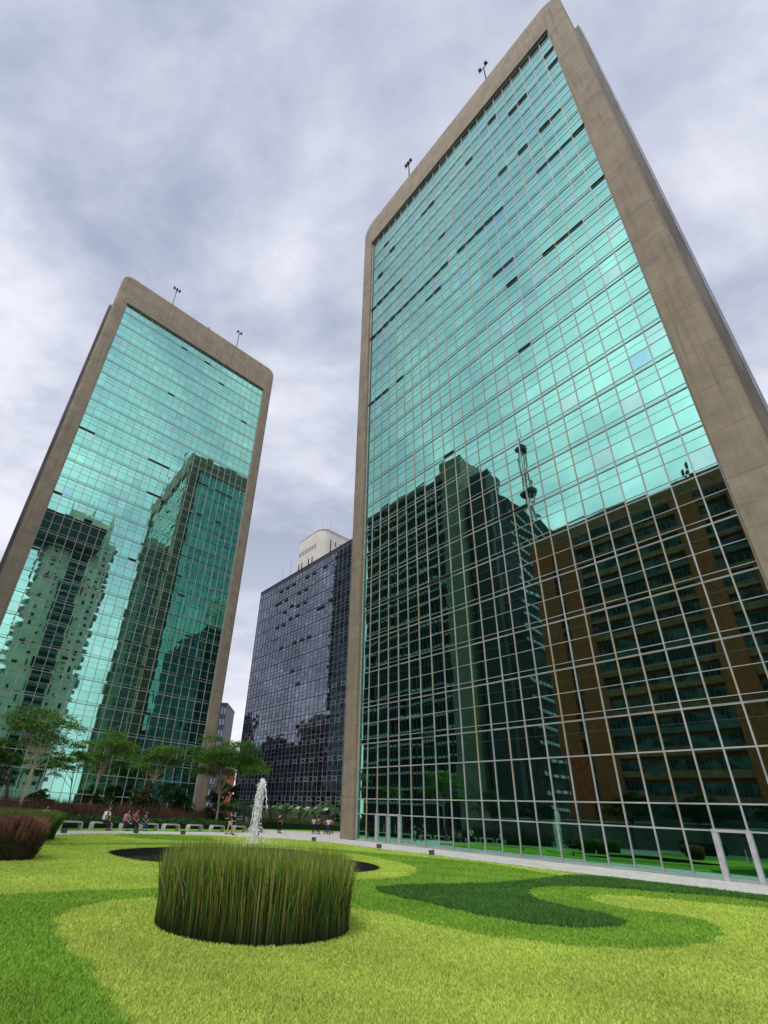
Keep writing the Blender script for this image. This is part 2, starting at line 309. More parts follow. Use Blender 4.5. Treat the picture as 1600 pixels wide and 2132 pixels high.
def glass_tower(name,O,D,Nn,label,opens_px,doors,endt,TOPC=TOPC,TOPG=TOPG):
    root=empty(name,O,label,'tower')
    T=facade_T(D,Nn); W=CW*NC; rows=make_rows(TOPG)
    frame_ring(T,W,TOPC,TOPG,2.1,2.25,2.6 if O is RO else 1.9,.55,.42,-DEP,'concrete_frame',CONC,root,zb=-.3)
    MB().box(.02,W-.02,-.5,-.36,0,TOPG,T=T).build('dark_backing',BLACK,root)
    opens=[]
    for px,py in opens_px:
        s,z=onplane(px,py,O,D,Nn); u=int(s//CW); k=round((z-S0-.2)/3.5)
        if 0<=u<NC and 0<=k<=24 and (u,k) not in opens: opens.append((u,k))
    bl=set()
    if name=='right':pass
    tower_glass(T,D,Nn,root,O,W,NC,rows,None,opens)
    # mullions
    for u in range(NC+1):
        thick=.072 if 0<u<NC else .14
        s=u*CW; s0=max(s-thick/2,0) if u==0 else s-thick/2; s1=s+thick/2 if u<NC else W
        if u==0: s1=thick
        if u==NC: s0=W-thick
        MB().box(s0,s1,-.02,.06,0,TOPG,T=T).build('mullion',MULL,root)
    for z,kind,k in rows:
        if kind=='strip':
            mb=MB(); mb.box(.012,W-.012,-.02,.058,z-.07,z-.035,T=T); mb.box(.012,W-.012,-.02,.04,z+.0,z+.03,T=T); mb.box(.012,W-.012,-.021,.012,z-.04,z,T=T)
            mb.build('transom',TRAN,root)
            MB().box(.013,W-.013,-.02,.012,z-.80,z-.775,T=T).build('seal_strip',SEAM,root)
        elif kind=='b': MB().box(.012,W-.012,-.02,.03,z-.02,z+.02,T=T).build('transom',TRAN,root)
        elif kind=='a': MB().box(.012,W-.012,-.02,.03,z-.02,z+.02,T=T).build('transom',TRAN,root)
        elif kind=='g': MB().box(.012,W-.012,-.02,.05,z-.04 if z>0 else 0,z+.04 if z>0 else .12,T=T).build('transom',TRAN,root)
        else: MB().box(.012,W-.012,-.02,.085,z-.1,z-.002,T=T).build('transom',TRAN,root)
    r=random.Random(5)
    for u,k in opens[:100]:
        z=S0+3.5*k+.035; h=.34; a=math.radians(r.uniform(20,36)); s0,s1=u*CW+.06,(u+1)*CW-.06
        mb=MB()
        for (t0,z0,t1,z1) in ((.02,z+h,.02+h*math.sin(a),z+h-h*math.cos(a)),):
            P=[T(s0,t0,z0),T(s1,t0,z0),T(s1,t1,z1),T(s0,t1,z1)]; P2=[T(s0,t0+.03,z0+.01),T(s1,t0+.03,z0+.01),T(s1,t1+.03,z1+.01),T(s0,t1+.03,z1+.01)]
            mb.add(P+P2,[(0,1,2,3),(7,6,5,4),(0,4,5,1),(3,2,6,7),(0,3,7,4),(1,5,6,2)])
        mb.build('open_window',GLASSO,root)
    # end bays: glazed boxes standing proud of the concrete ends
    for sgn,s_in,s_out in ((-1,-2.1,-2.6),(1,W+2.25,W+2.72)):
        a,b=sorted((s_in-sgn*.3,s_out)); mb=MB(); mb.box(a,b,-DEP+2.3,-2.3,0,TOPG,T=T); bay=mb.build('end_bay',CONCD,root)
        ew=DEP-4.6-.5; en=13
        Dn=Nn; Nx=D*sgn; O2=O; Te=(lambda s,t,z,ss=s_out,sg=sgn: tuple(D*(ss+sg*(t+.02))+Nn*(-DEP+2.55+s)+ZUP*z))
        rr=[(0,'g',-1)]+[(S0+3.5*k,'strip',k) for k in range(25)]+[(TOPG-.4,'end',-1)]
        rects=[];cols=[]
        for j in range(len(rr)-1):
            for u in range(en):
                c=random.gauss(1,.08); rects.append((u*ew/en,(u+1)*ew/en,rr[j][0],rr[j+1][0])); cols.append(tuple(c*x for x in endt))
        pane_objects(rects,cols,Dn,Nx,Te,GLASS,bay,O,0,name='end_pane',bulge=.006,tilt=.004)
        mb=MB()
        for u in range(en+1): mb.box(max(0,u*ew/en-.05),min(ew,u*ew/en+.05),0,.1,0,TOPG-.4,T=Te)
        for z,_,_ in rr[1:]: mb.box(.01,ew-.01,0,.07,z-.06,z+.06,T=Te)
        mb.build('end_mullions',DMULL,bay)
    for u in doors:
        mb=MB(); mb.box(u*CW-.12,u*CW+.12,.0,.15,0,T1+.05,T=T); mb.box((u+1)*CW-.10,(u+1)*CW+.10,.0,.15,0,T1+.05,T=T); mb.box(u*CW-.12,(u+1)*CW+.10,.001,.155,T1-.07,T1+.07,T=T)
        d=mb.build('door_frame',ALUL,root)
        MB().tube([T((u+1)*CW-.3,.16,.8),T((u+1)*CW-.3,.22,.8),T((u+1)*CW-.3,.22,1.4),T((u+1)*CW-.3,.16,1.4)],.02).build('handle',STEEL,d)
    return root,T
GLASSO=mat('dark_tinted_glass',(.006,.009,.009),.3,0,.12)
CONCD=mat('weathered_bay_cladding',(.10,.085,.075),.7,var=.35,scale=1.2,detail=7,stretch=(1,1,.15))
ALUL=mat('pale_aluminium',(.50,.47,.50),.4,.4,.4,var=.12,scale=3)
R_OPEN=[(1134,125),(1143,147),(1065,233),(1083,213),(1022.5,250),(1130,265.6),(1150.6,242),(975.6,332),(1086.6,310),(1046,352.5),(1198.4,276.6),(1174,300),(1150.6,322),(1127,345),(1242,376.6),(897.5,422),(884,437.5),(920,487.5),(1038,434),(1018,454.7),(997.5,475),(978.8,493.8),(961.6,512.5),(805,504.7),(817.8,515.6),(1199,465.6),(1171,490.6),(1141,517),(1058.4,542),(1036.6,561),(1066,581),(793,570),(780,639),(792,626),(805,612),(818,597.5),(831,584),(781,695),(791,687),(804,673),(818,659),(832.5,644),(846,630),(861,615),(877,599),(893,582.5),(909,566),(925,550),(894,616),(911,599),(957.5,517.5),(774,837),(788,825),(802.5,812.5),(834,785.6),(934,941),(1055,1070),(1082.5,1054),(1093,719),(892,1532.5),(913,1206),(938,1196),(812,1252),(830,1244)]
L_OPEN=[(384,723),(432.5,754.5),(357,820),(462.5,799),(508,877.5),(172,891),(189,899),(317,958),(328,962.5),(120,1025),(314,1026),(327,1032),(335,966),(346,972),(333,1035),(402,998),(415,1003),(428,1010),(453,1023),(466,1028),(478,1034),(414,1070),(454,1087),(275,1165),(339.5,1188),(369,1198),(378,1239),(304.5,1256),(399,1326),(301.6,1344.5),(392,1326.5),(406,1330.5),(369,1362),(383.6,1366.5),(398.5,1371),(429,1378),(376.5,1407),(391.5,1411),(406,1415.6),(304.7,1487),(266,1336),(291,1387)]
rt,TR=glass_tower('glass_tower',RO,RD,RN,'nearer, larger teal mirrored glass tower with concrete surround filling the right side',R_OPEN,[2,3,20],(.78,.80,.86),100.7,93.7)
lt,TL=glass_tower('glass_tower',LO,LD,LN,'teal mirrored glass tower with concrete surround at the left behind the benches and small trees',L_OPEN,[],(.62,.38,.42))
# rooftop floodlight masts
def roof_lamp(O,D,Nn,px,py,label,heads,mid=False):
    s,z=onplane(px,py,O,D,Nn,0); X=O+D*s+Nn*(-.15)+ZUP*((100.7 if O is RO else TOPC)-.25)
    if mid:
        r=empty('rooftop_camera',X,label,'camera'); MB().tube([(0,0,0),(0,0,.5)],.05).build('post',STEEL,r)
        MB().box(-.3,.3,-.12,.12,.5,.75).build('housing',DARKM,r); return
    r=empty('rooftop_floodlight',X,label,'floodlight mast','floodlight masts on the tower roofs')
    MB().tube([(0,0,0),(0,0,5.6)],[.12,.09]).build('pole',DARKM,r)
    T=lambda s,t,z: tuple(D*s+Nn*t+ZUP*z)
    MB().box(-.8,.8,-.06,.06,5.5,5.62,T=T).build('crossbar',STEEL,r)
    for h in heads:
        hd=MB(); hd.box(h-.2,h+.2,-.02,.34,5.64,5.95,T=T); hd.build('lamp_head',DARKM,r)
roof_lamp(RO,RD,RN,1012,165,'twin-headed floodlight mast on the right tower roof, nearest its peak',(-.55,.45))
roof_lamp(RO,RD,RN,851,362,'floodlight mast on the right tower roof, farther down its sloping edge',(-.5,.0,.55))
roof_lamp(LO,LD,LN,359,634,'triple-headed floodlight mast on the left tower roof, nearest its peak',(-.6,0,.6))
roof_lamp(LO,LD,LN,493,722,'twin-headed floodlight mast on the left tower roof, near its right corner',(-.4,.4))
roof_lamp(LO,LD,LN,434,683,'tiny dark camera on the left tower roof edge between the two masts',(),True)
# ------------------------------------------------------------------ dark office block between the towers (R frame, 24 m behind)
KB=24.0
OB=RO-RN*KB+RD*(-69.2); db=empty('dark_office_block',OB,'dark blue mirrored office block standing between the two teal towers','office building')
TB=facade_T(RD,RN); WB=39.6; HB=56.0; nb=28; cb=WB/nb; rb=.84
MB().box(-.35,WB+.35,-16,-.06,0,HB+.45,T=TB).build('wall',mat('dark_cladding',(.05,.052,.06),.5,.3,var=.2),db)
rects=[];cols=[]; nr=int(HB/rb)
DBOPEN=[(975,560),(840,640),(770,675),(645,750),(590,785),(530,815),(760,800),(695,835),(575,900),(515,940),(460,970),(745,930),(685,960),(620,990),(560,1025),(1025,920),(950,960),(880,1000),(660,1090),(605,1120),(545,1150),(487,1180),(780,1305),(712,1335),(645,1360),(520,1410),(620,1645),(670,1770)]
dopen=set()
for x,y in DBOPEN:
    s,z=onplane(480+x/4.847,1060+y/4.847,OB,RD,RN); dopen.add((int(s//cb),int(z//rb)))
r=random.Random(3)
for j in range(nr):
    for u in range(nb):
        if (u,j) in dopen: continue
        c=r.gauss(1,.10)*(.92+.16*math.sin(u*.5+j*.11)*math.cos(j*.21-u*.17)); q=r.random(); g=[c,c,c]  # slow wave in the tint paints soft cloud reflections across the panes
        if q<.12: g=[c*.75,c*.78,c*.8]
        elif q<.16: g=[c*1.35,c*1.35,c*1.3]
        rects.append((u*cb,(u+1)*cb,j*rb,(j+1)*rb)); cols.append(g)
pane_objects(rects,cols,RD,RN,TB,GLASSD,db,OB,100,tilt=.0045,bulge=.004)
for u in range(nb+1): MB().box(u*cb-.035,u*cb+.035,-.03,.07,0,HB-.01,T=TB).build('mullion',DMULL,db)
for j in range(1,nr+1):
    th=.05 if j%4==0 else .028
    MB().box(.0,WB,-.03,.055 if j%4 else .09,j*rb-th,j*rb+th,T=TB).build('transom',DMULL if j%4 else DARKM,db)
aw=[]; 
for k in range(1,16):
    j=4*k+1
    if j>=nr: break
    for u in range(0,nb,2): aw.append((u+(k%3==2),j))
aw=[a for a in aw if a not in dopen and a[0]<nb]
def awn(mb,u,j,opened=False):
    s0,s1,z0,z1=u*cb+.09,(u+1)*cb-.09,j*rb+.1,j*rb+.68
    for (a,b,c,d) in ((s0,s1,z0,z0+.07),(s0,s1,z1-.07,z1),(s0,s0+.07,z0+.07,z1-.07),(s1-.07,s1,z0+.07,z1-.07)): mb.box(a,b,.02,.085,c,d,T=TB)
low=[a for a in aw if a[1]<32]
AWN=mull_mat('pale_awning_frame',(.20,.21,.25),(.30,.31,.35)); SASH=mat('sash_sky_reflection',(.55,.56,.58),.25,.3,.5)
for u,j in low[:100]:
    mb=MB(); awn(mb,u,j); mb.build('awning_frame',AWN,db)
rest=low[100:]
if rest:
    mb=MB(); [awn(mb,u,j) for u,j in rest]; tag(mb.build('awning_frames',AWN,db),kind='stuff')
for i,(u,j) in enumerate(sorted(dopen)):
    s0,s1,z1=u*cb+.06,(u+1)*cb-.06,(j+1)*rb-.05; a=math.radians(24); h=.74
    P=[TB(s0,.03,z1),TB(s1,.03,z1),TB(s1,.03+h*math.sin(a),z1-h*math.cos(a)),TB(s0,.03+h*math.sin(a),z1-h*math.cos(a))]; P2=[tuple(np.array(p)+RN*.03) for p in P]
    MB().add(P+P2,[(0,1,2,3),(7,6,5,4),(0,4,5,1),(3,2,6,7),(0,3,7,4),(1,5,6,2)]).build('open_window',GLASSO,db)
    MB().box(s0,s1,-.055,-.045,j*rb+.03,(j+1)*rb-.03,T=TB).build('dark_opening',BLACK,db)
for i in range(10):   # ground-floor hopper windows standing open, sky reflection painted as pale colour
    u=6+i*2; s0,s1=u*cb+.06,(u+1)*cb-.06; z1=3*rb+.75; a=math.radians(50); h=.8
    P=[TB(s0,.05,z1),TB(s1,.05,z1),TB(s1,.05+h*math.sin(a),z1-h*math.cos(a)),TB(s0,.05+h*math.sin(a),z1-h*math.cos(a))]; P2=[tuple(np.array(p)+RN*.03) for p in P]
    MB().add(P+P2,[(0,1,2,3),(7,6,5,4),(0,4,5,1),(3,2,6,7),(0,3,7,4),(1,5,6,2)]).build('open_window',SASH,db)
MB().box(-.4,WB+.4,-1.2,-.02,HB+.45,HB+.75,T=TB).build('roof_edge',DARKM,db)
def mast(T,s,t,z0,h,r,label,O,ticks=0):
    X=O+np.array(T(s,t,0)); X[2]=z0+O[2]; e=empty('roof_antenna',X,label,'antenna','antennas on the roofs behind'); mb=MB(); mb.tube([(0,0,0),(0,0,h)],[r,r*.5],5); mb.build('mast',STEEL,e)
    mb=MB()
    for i in range(ticks): z=h*(.1+.8*i/max(1,ticks-1)); mb.tube([(0,0,z),(.5,.1,z)],.04,4)
    if ticks: mb.build('dipoles',STEEL,e)
    else: MB().tube([(0,0,-.05),(0,0,.25)],.12,6).build('mount',DARKM,e)
def dbs(px,py,t): 
    s,z=onplane(px,py,OB,RD,RN,t); return s,z
for (px,py,tp,lab,tk) in ((587,1209,1186,'thin whip antenna on the dark block, left of its pair',0),(604,1201,1170,'thin whip antenna on the dark block, right of its pair',0)):
    s,z=dbs(px,py,-3); s2,z2=dbs(px,tp,-3); mast(TB,s,-3,HB+.4,max(2,z2-HB),.05,lab,OB,tk)
# ------------------------------------------------------------------ white building with a rounded corner behind the dark block
OW=RO-RN*46; wb=empty('white_building',OW+RD*(-85),'white rounded-corner building with slot openings rising behind the dark block','building')
def wpt(x,y,k): return onplane(x,y,RO,RD,RN,-k)
sL=wpt(625,1130,46)[0]; sR=wpt(663,1108,46)[0]+2.5; zT=wpt(640,1120,46)[1]
Tw=lambda s,t,z: tuple(RD*(s+85)+RN*t+ZUP*z)
foot=[(sL,0)]; Rc=3.0
for i in range(9): a=math.pi/2*i/8; foot.append((sR-Rc+Rc*math.sin(a),-Rc+Rc*math.cos(a)))
foot+= [(sR,-20),(sL,-20)]
wmb=MB(); wmb.prism(foot,20,zT,T=Tw); wmb.build('wall',WHITE,wb)
mbp=MB(); mbp.prism([(a-.0+(0.25 if a>sL+1 else -.1),b+.15 if b>-19 else b) for a,b in foot],zT,zT+.5,T=Tw); mbp.build('parapet',WHITE,wb)
span=sR-Rc-sL
for i in range(12):
    s=sL+.6+i*(span-1)/11; MB().box(s-.11,s+.11,-.1,.06,zT-6.6,zT-4.8,T=Tw).build('slot_opening',BLACK,wb)
for s in (.9,2.7,6.6,8.6):
    MB().box(sL+s-.28,sL+s+.28,-.1,.06,zT-14,zT-9.5,T=Tw).build('slot_opening',BLACK,wb)
for i in range(7):
    t=-Rc-.8-i*2.1; h=(5.5,2,5.5,2.2,5,2,4)[i]; MB().box(sR-.1,sR+.06,t-.16,t+.16,zT-3.2-h,zT-3.2,T=Tw).build('slot_opening',BLACK,wb)
for s,t,h,lab,tk in ((sR-4.5,-3,7,'thin antenna on the white building, left of three',0),(sR-1,-4,6,'thin antenna on the white building, middle of three',0),(sR-1.2,-16,13,'tall stepped antenna mast on the right end of the white building',6)):
    mast(Tw,s,t,zT+.4,h,.06 if tk==0 else .12,lab,OW+RD*(-85),tk)
# ------------------------------------------------------------------ ground
def grass_sheet(name,c1,c2): return mat(name,c1,.95,spec=.1,col2=c2,scale=9,detail=8,lo=.35,hi=.65,bump=.5)
G_LIGHT=grass_sheet('lime_turf',(.26,.38,.04),(.42,.55,.07)); G_MID=grass_sheet('green_turf',(.10,.22,.022),(.20,.36,.04)); G_DARK=grass_sheet('dark_turf',(.02,.075,.015),(.05,.13,.025))
EARTH=mat('soil',(.035,.026,.02),.95,var=.4,scale=3,bump=.4)
def paving_mat():
    m=bpy.data.materials.new('stone_paving'); m.use_nodes=True; nt=m.node_tree; N=nt.nodes; L=nt.links; p=N['Principled BSDF']; p.inputs['Roughness'].default_value=.75
    t=N.new('ShaderNodeTexCoord'); q=N.new('ShaderNodeMapping'); q.inputs['Rotation'].default_value=(0,0,RYAW); L.new(t.outputs['Object'],q.inputs[0])
    b=N.new('ShaderNodeTexBrick'); b.offset=.5; b.inputs['Scale'].default_value=1; b.inputs['Brick Width'].default_value=1.0; b.inputs['Row Height'].default_value=.5; b.inputs['Mortar Size'].default_value=.012
    b.inputs['Color1'].default_value=(.52,.48,.45,1); b.inputs['Color2'].default_value=(.62,.585,.555,1); b.inputs['Mortar'].default_value=(.30,.27,.25,1); L.new(q.outputs[0],b.inputs[0])
    n=noise(t.outputs['Object'],1.1,8,.65,.3,nt=nt); r=N.new('ShaderNodeValToRGB'); L.new(n.outputs[0],r.inputs[0]); e=r.color_ramp.elements; e[0].position=.3; e[0].color=(.72,.70,.70,1); e[1].position=.65; e[1].color=(1,1,1,1)
    mx=N.new('ShaderNodeMix'); mx.data_type='RGBA'; mx.blend_type='MULTIPLY'; mx.inputs[0].default_value=1; L.new(b.outputs[0],mx.inputs[6]); L.new(r.outputs[0],mx.inputs[7]); L.new(mx.outputs[2],p.inputs['Base Color']); return m
PAVE=paving_mat()
sheet('ground',[(-900,-700),(900,-700),(900,1500),(-900,1500)],mat('city_ground',(.10,.10,.10),.9,var=.3,scale=.05),-.75)
PL=[(-95,-28),(60,-28),(90,20),(60,150),(-60,190),(-110,110)]
sheet('pavement',PL,PAVE,-.008,[POND])
EDGE_PX=[(0,1746),(100,1740),(200,1737.5),(281,1737),(380,1738.5),(440,1740.5),(500,1743.5),(590,1747.5),(653,1752),(720,1759),(800,1769.5),(900,1781),(1000,1794),(1200,1819),(1400,1842.5),(1600,1867)]
edge=[tuple(gnd(*q)[:2]) for q in EDGE_PX]
e_end=np.array(edge[-1]); left_far=gnd(-300,1762)[:2]
LAWN=[tuple(left_far)]+edge+[tuple(e_end+RD[:2]*24),tuple(e_end+RD[:2]*24+RN[:2]*16),(8,-9.5),(-14,-9.5),(-24,4),(-26,14)]
sheet('lawn',LAWN,G_MID,-.004,[POND])
S_STRIP=[(-300,1763),(0,1746.6),(100,1740.6),(200,1738.1),(281,1737.6),(380,1739.1),(440,1741.1),(500,1744.1),(590,1748.1),(653,1752.6),(720,1759.6),(800,1770.1),(900,1781.6),(1000,1794.6),(1100,1807.5),(1206,1820.5),(1225,1826),(1205,1829),(1140,1822),(1080,1809),(1000,1797.5),(900,1787.5),(800,1779),(720,1771.5),(620,1765),(520,1760),(400,1757),(200,1757),(0,1758.5),(-300,1776)]
S_UP=[(-300,1781),(0,1761.5),(200,1760.5),(330,1760),(450,1761.5),(560,1764),(650,1769),(720,1777.5),(780,1785.5),(840,1798.5),(871,1809),(868,1820),(842,1828),(780,1833.5),(725,1835),(600,1845),(330,1853.5),(150,1859),(0,1868),(-300,1890)]
S_FORE=[(330,1870),(250,1877),(190,1885),(138,1901),(108,1925),(110,1948),(140,1978),(178,2015),(205,2052),(230,2090),(262,2140),(300,2260),(420,2900),(1200,2900),(2300,2500),(2300,1985),(1900,1928),(1600,1893),(1450,1880),(1350,1870.5),(1262,1864.5),(1222,1867.5),(1230,1877),(1270,1888),(1330,1898),(1400,1905),(1468,1918),(1508,1938),(1508,1957),(1450,1973),(1350,1982),(1200,1975),(1050,1957),(950,1942),(870,1922),(800,1903),(735,1893),(560,1880)]
S_DARK=[(776,1857),(800,1849),(860,1845.5),(960,1844),(1060,1840),(1130,1832),(1210,1821.5),(1400,1844),(1600,1868.5),(2000,1920),(2400,1985),(2400,2010),(2000,1936),(1600,1880),(1500,1868),(1400,1862.5),(1300,1852.5),(1200,1848),(1122,1848.5),(1094,1857),(1108,1873),(1160,1889),(1230,1902),(1288,1914),(1308,1926),(1285,1934.5),(1200,1938),(1100,1928),(1000,1910),(900,1886),(830,1871)]
S_LENS=[(225,1739.4),(300,1738.8),(380,1740.4),(430,1743.5),(455,1749),(430,1752.5),(380,1752),(300,1747),(250,1742)]
P_STRIP,P_UP,P_FORE,P_DARK,P_LENS=[gpoly(s,2 if i not in (0,) else 1) for i,s in enumerate((S_STRIP,S_UP,S_FORE,S_DARK,S_LENS))]
sheet('lawn_light_strip',P_STRIP,G_LIGHT,0.0); sheet('lawn_light_far',P_UP,G_LIGHT,0.0,[POND]); sheet('lawn_light_near',P_FORE,G_LIGHT,0.0)
sheet('lawn_dark',P_DARK,G_DARK,.004); sheet('lawn_lens',P_LENS,G_MID,.004)
TUFT=np.array([-.95,9.45]); TR_=1.58
# grass blades near the camera, thinned with distance
def grass_pts():
    out=[]; n=900000
    rr=rng.uniform(0,1,n); d=4.6*(42/4.6)**rr; a=rng.uniform(-.66,.72,n)       # log-uniform in distance: density ~ 1/d^2
    P=np.stack([np.sin(a)*d,np.cos(a)*d],1)
    keep=inpoly(P,LAWN)&~inpoly(P,POND)&(np.hypot(*(P-TUFT).T)>TR_-.05)
    x,y,_=zip(*[(0,0,0)]) if 0 else (0,0,0)
    X=np.c_[P,np.zeros(n)]-CAM; dd=X@cF; px=PPX+F*(X@CR)/dd; keep&=(px>-60)&(px<1660)
    return P[keep],d[keep]
GP,GD=grass_pts()
GJ=GP+rng.normal(0,.035,GP.shape)+.05*np.stack([np.sin(GP[:,1]*7.3),np.sin(GP[:,0]*6.1+1)],1); reg=np.zeros(len(GP),int); reg[inpoly(GJ,P_STRIP)|inpoly(GJ,P_UP)|inpoly(GJ,P_FORE)]=1; reg[inpoly(GJ,P_LENS)]=0; reg[inpoly(GJ,P_DARK)]=2
def blades(name,P,H,Wd,lean,base,tip,matl,label=None,parent=None,kind='stuff',z0=0,seg=2,aim=None,up=None):
    n=len(P); P=np.asarray(P); P3=np.c_[P,np.full(n,z0)] if P.shape[1]==2 else P
    a=rng.uniform(0,2*np.pi,n) if aim is None else aim; l=np.stack([np.cos(a),np.sin(a)],1); b=rng.uniform(0,2*np.pi,n); wv=np.stack([np.cos(b),np.sin(b),np.zeros(n)],1)*Wd[:,None]
    L_=(lean*H)[:,None]*l; V=[];Cc=[]
    for i in range(seg+1):
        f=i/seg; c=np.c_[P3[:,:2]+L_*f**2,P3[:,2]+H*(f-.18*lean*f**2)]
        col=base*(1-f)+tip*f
        if i<seg: w=wv*(1-.75*f*f); V+= [c-w,c+w]; Cc+=[col,col]
        else: V+=[c]; Cc+=[col]
    k=len(V); VV=np.stack(V,1).reshape(-1,3); CC=np.stack(Cc,1).reshape(-1,3); o=np.arange(n)[:,None]*k
    Q=np.concatenate([o+np.array([[2*i,2*i+1,2*i+3,2*i+2]]) for i in range(seg-1)]) if seg>1 else np.zeros((0,4),int)
    T_=o+np.array([[2*seg-2,2*seg-1,2*seg]])
    ob=np_mesh(name,VV,Q,T_,matl,parent,col=CC); 
    if kind: tag(ob,kind=kind)
    if label: ob['label']=label[0]; ob['category']=label[1]
    return ob
BLADE=mat('grass_blade',(1,1,1),.6,spec=.25,attr=True,trans=.35)
def rc(n,c,v): 
    k=rng.normal(1,v,(n,1)); h=rng.normal(1,v*.5,(n,3)); return np.clip(np.asarray(c)*k*h,.002,1)
def patchy(P,s=.55):
    x,y=P[:,0]*s,P[:,1]*s; return .5+.5*np.sin(x*2.1+1.3*np.sin(y*1.7))*np.cos(y*2.6+1.1*np.sin(x*1.3+.5))
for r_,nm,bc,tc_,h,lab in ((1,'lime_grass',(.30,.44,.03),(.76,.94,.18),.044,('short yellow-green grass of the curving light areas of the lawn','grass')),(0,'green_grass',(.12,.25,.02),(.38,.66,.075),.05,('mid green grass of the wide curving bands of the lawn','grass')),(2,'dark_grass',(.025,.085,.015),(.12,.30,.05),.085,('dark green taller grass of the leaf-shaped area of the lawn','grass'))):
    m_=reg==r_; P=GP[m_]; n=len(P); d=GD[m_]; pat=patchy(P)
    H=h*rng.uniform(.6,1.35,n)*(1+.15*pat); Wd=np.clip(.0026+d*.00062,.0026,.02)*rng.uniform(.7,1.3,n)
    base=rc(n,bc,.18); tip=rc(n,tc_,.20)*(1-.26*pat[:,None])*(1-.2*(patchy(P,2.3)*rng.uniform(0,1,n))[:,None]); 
    if r_==1:
        q=rng.uniform(0,1,n)<.10; tip[q]=rc(q.sum(),(.62,.60,.22),.15)
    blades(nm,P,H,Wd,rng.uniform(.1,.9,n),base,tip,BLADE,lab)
# ------------------------------------------------------------------ pond
WATER=mat('dark_water',(.012,.016,.014),.04,0,.6); nt=WATER.node_tree; t=nt.nodes.new('ShaderNodeTexCoord'); n=noise(t.outputs['Object'],3.0,5,.6,.8,nt=nt); b=nt.nodes.new('ShaderNodeBump'); b.inputs['Strength'].default_value=.35; b.inputs['Distance'].default_value=.03; nt.links.new(n.outputs[0],b.inputs['Height']); nt.links.new(b.outputs[0],nt.nodes['Principled BSDF'].inputs['Normal'])
sheet('pond_water',POND,WATER,-.17)
c=POND.mean(0); mb=MB(); n=len(POND); inn=POND; V=[(x,y,.012) for x,y in inn]+[(x,y,-.3) for x,y in inn]; o2=POND+(POND-c)/np.linalg.norm(POND-c,axis=1)[:,None]*.10; V+=[(x,y,.012) for x,y in o2]+[(x,y,-.1) for x,y in o2]
Fc=[]
for i in range(n):
    j=(i+1)%n; Fc+=[(i,j,n+j,n+i),(2*n+i,2*n+j,j,i),(3*n+i,3*n+j,2*n+j,2*n+i)]
RIM=mat('pond_liner',(.02,.018,.018),.6,var=.3,scale=8)
tag(mb.add(V,Fc).build('pond_rim',RIM,None),'dark rim edging the pond behind the tall grass clump','pond edge')
# ------------------------------------------------------------------ fountain
FB=gnd(529,1771,-.17); WAT=mat('foaming_water',(.98,.99,1.0),.4,0,.3,trans=.22)
ft=empty('fountain_jet',FB,'white water jet leaping from the pond and falling back in spray','fountain')
def octs(P,S):
    n=len(P); D6=np.array([[1,0,0],[-1,0,0],[0,1,0],[0,-1,0],[0,0,1],[0,0,-1]],float); V=(P[:,None,:]+D6[None]*S[:,None,:]).reshape(-1,3)
    f=np.array([[0,2,4],[2,1,4],[1,3,4],[3,0,4],[2,0,5],[1,2,5],[3,1,5],[0,3,5]]); T_=(np.arange(n)[:,None,None]*6+f[None]).reshape(-1,3); return V,T_
HT=3.55
mb=MB(); pts=[];rad=[]
for i in range(40):
    f=i/39; pts.append((.03*math.sin(f*9)+.13*f*f-.05*f,.05*math.cos(f*7),HT*f)); rad.append(.025+.02*f+.012*math.sin(f*31)*f+ (.13*max(0,f-.84)/.16 if f<.965 else .07))
mb.tube(pts,rad,9).build('jet',WAT,ft,smooth=True)
n=2900; f=rng.uniform(0,1,n)**.6; top=np.c_[.13*f*f-.05*f,np.zeros(n)]; k=rng.normal(0,1,(n,2))
sp=.03+.10*f+.085*np.sin(f*3.14); P=np.c_[top[:,0]+k[:,0]*sp*.62-.16*(1-f)*(f>.25),k[:,1]*sp*.7,HT*f*1.0+rng.normal(0,.05,n)]
w=.007+.022*rng.uniform(0,1,n)**3; V,T_=octs(P,np.c_[w*.8,w*.8,w*rng.uniform(1.5,6,n)]); tag(np_mesh('spray',V,[],T_,WAT,ft),kind='stuff')
# falling lobes
mb=MB()
for q,(dx,top_f,drop,lean) in enumerate(((-.22,.93,2.9,-.28),(-.12,.90,3.2,-.22),(.13,.95,1.5,.30),(.16,.9,1.2,.22),(-.05,.97,2.2,-.12),(.0,.96,1.9,.1))):
    pts=[];rad=[]
    for i in range(26):
        g=i/25; pts.append((.13*top_f**2-.03+dx+lean*g**.8+.03*math.sin(g*23+q),.08*math.cos(q*2.1)+.05*math.sin(g*17+q),HT*top_f-drop*g)); rad.append((.024*(1-g)**.6+.004)*(1+.4*math.sin(g*41+q*3)))
    mb.tube(pts,rad,6)
mb.build('falling_water',WAT,ft,smooth=True)
n=420; a=rng.uniform(0,6.28,n); r0=np.abs(rng.normal(0,.75,n)); P=np.c_[np.cos(a)*r0,np.sin(a)*r0,rng.uniform(.0,1.7,n)*np.exp(-r0)]; w=rng.uniform(.008,.022,n); V,T_=octs(P,np.c_[w,w,w*2.5]); tag(np_mesh('droplets',V,[],T_,WAT,ft),kind='stuff')
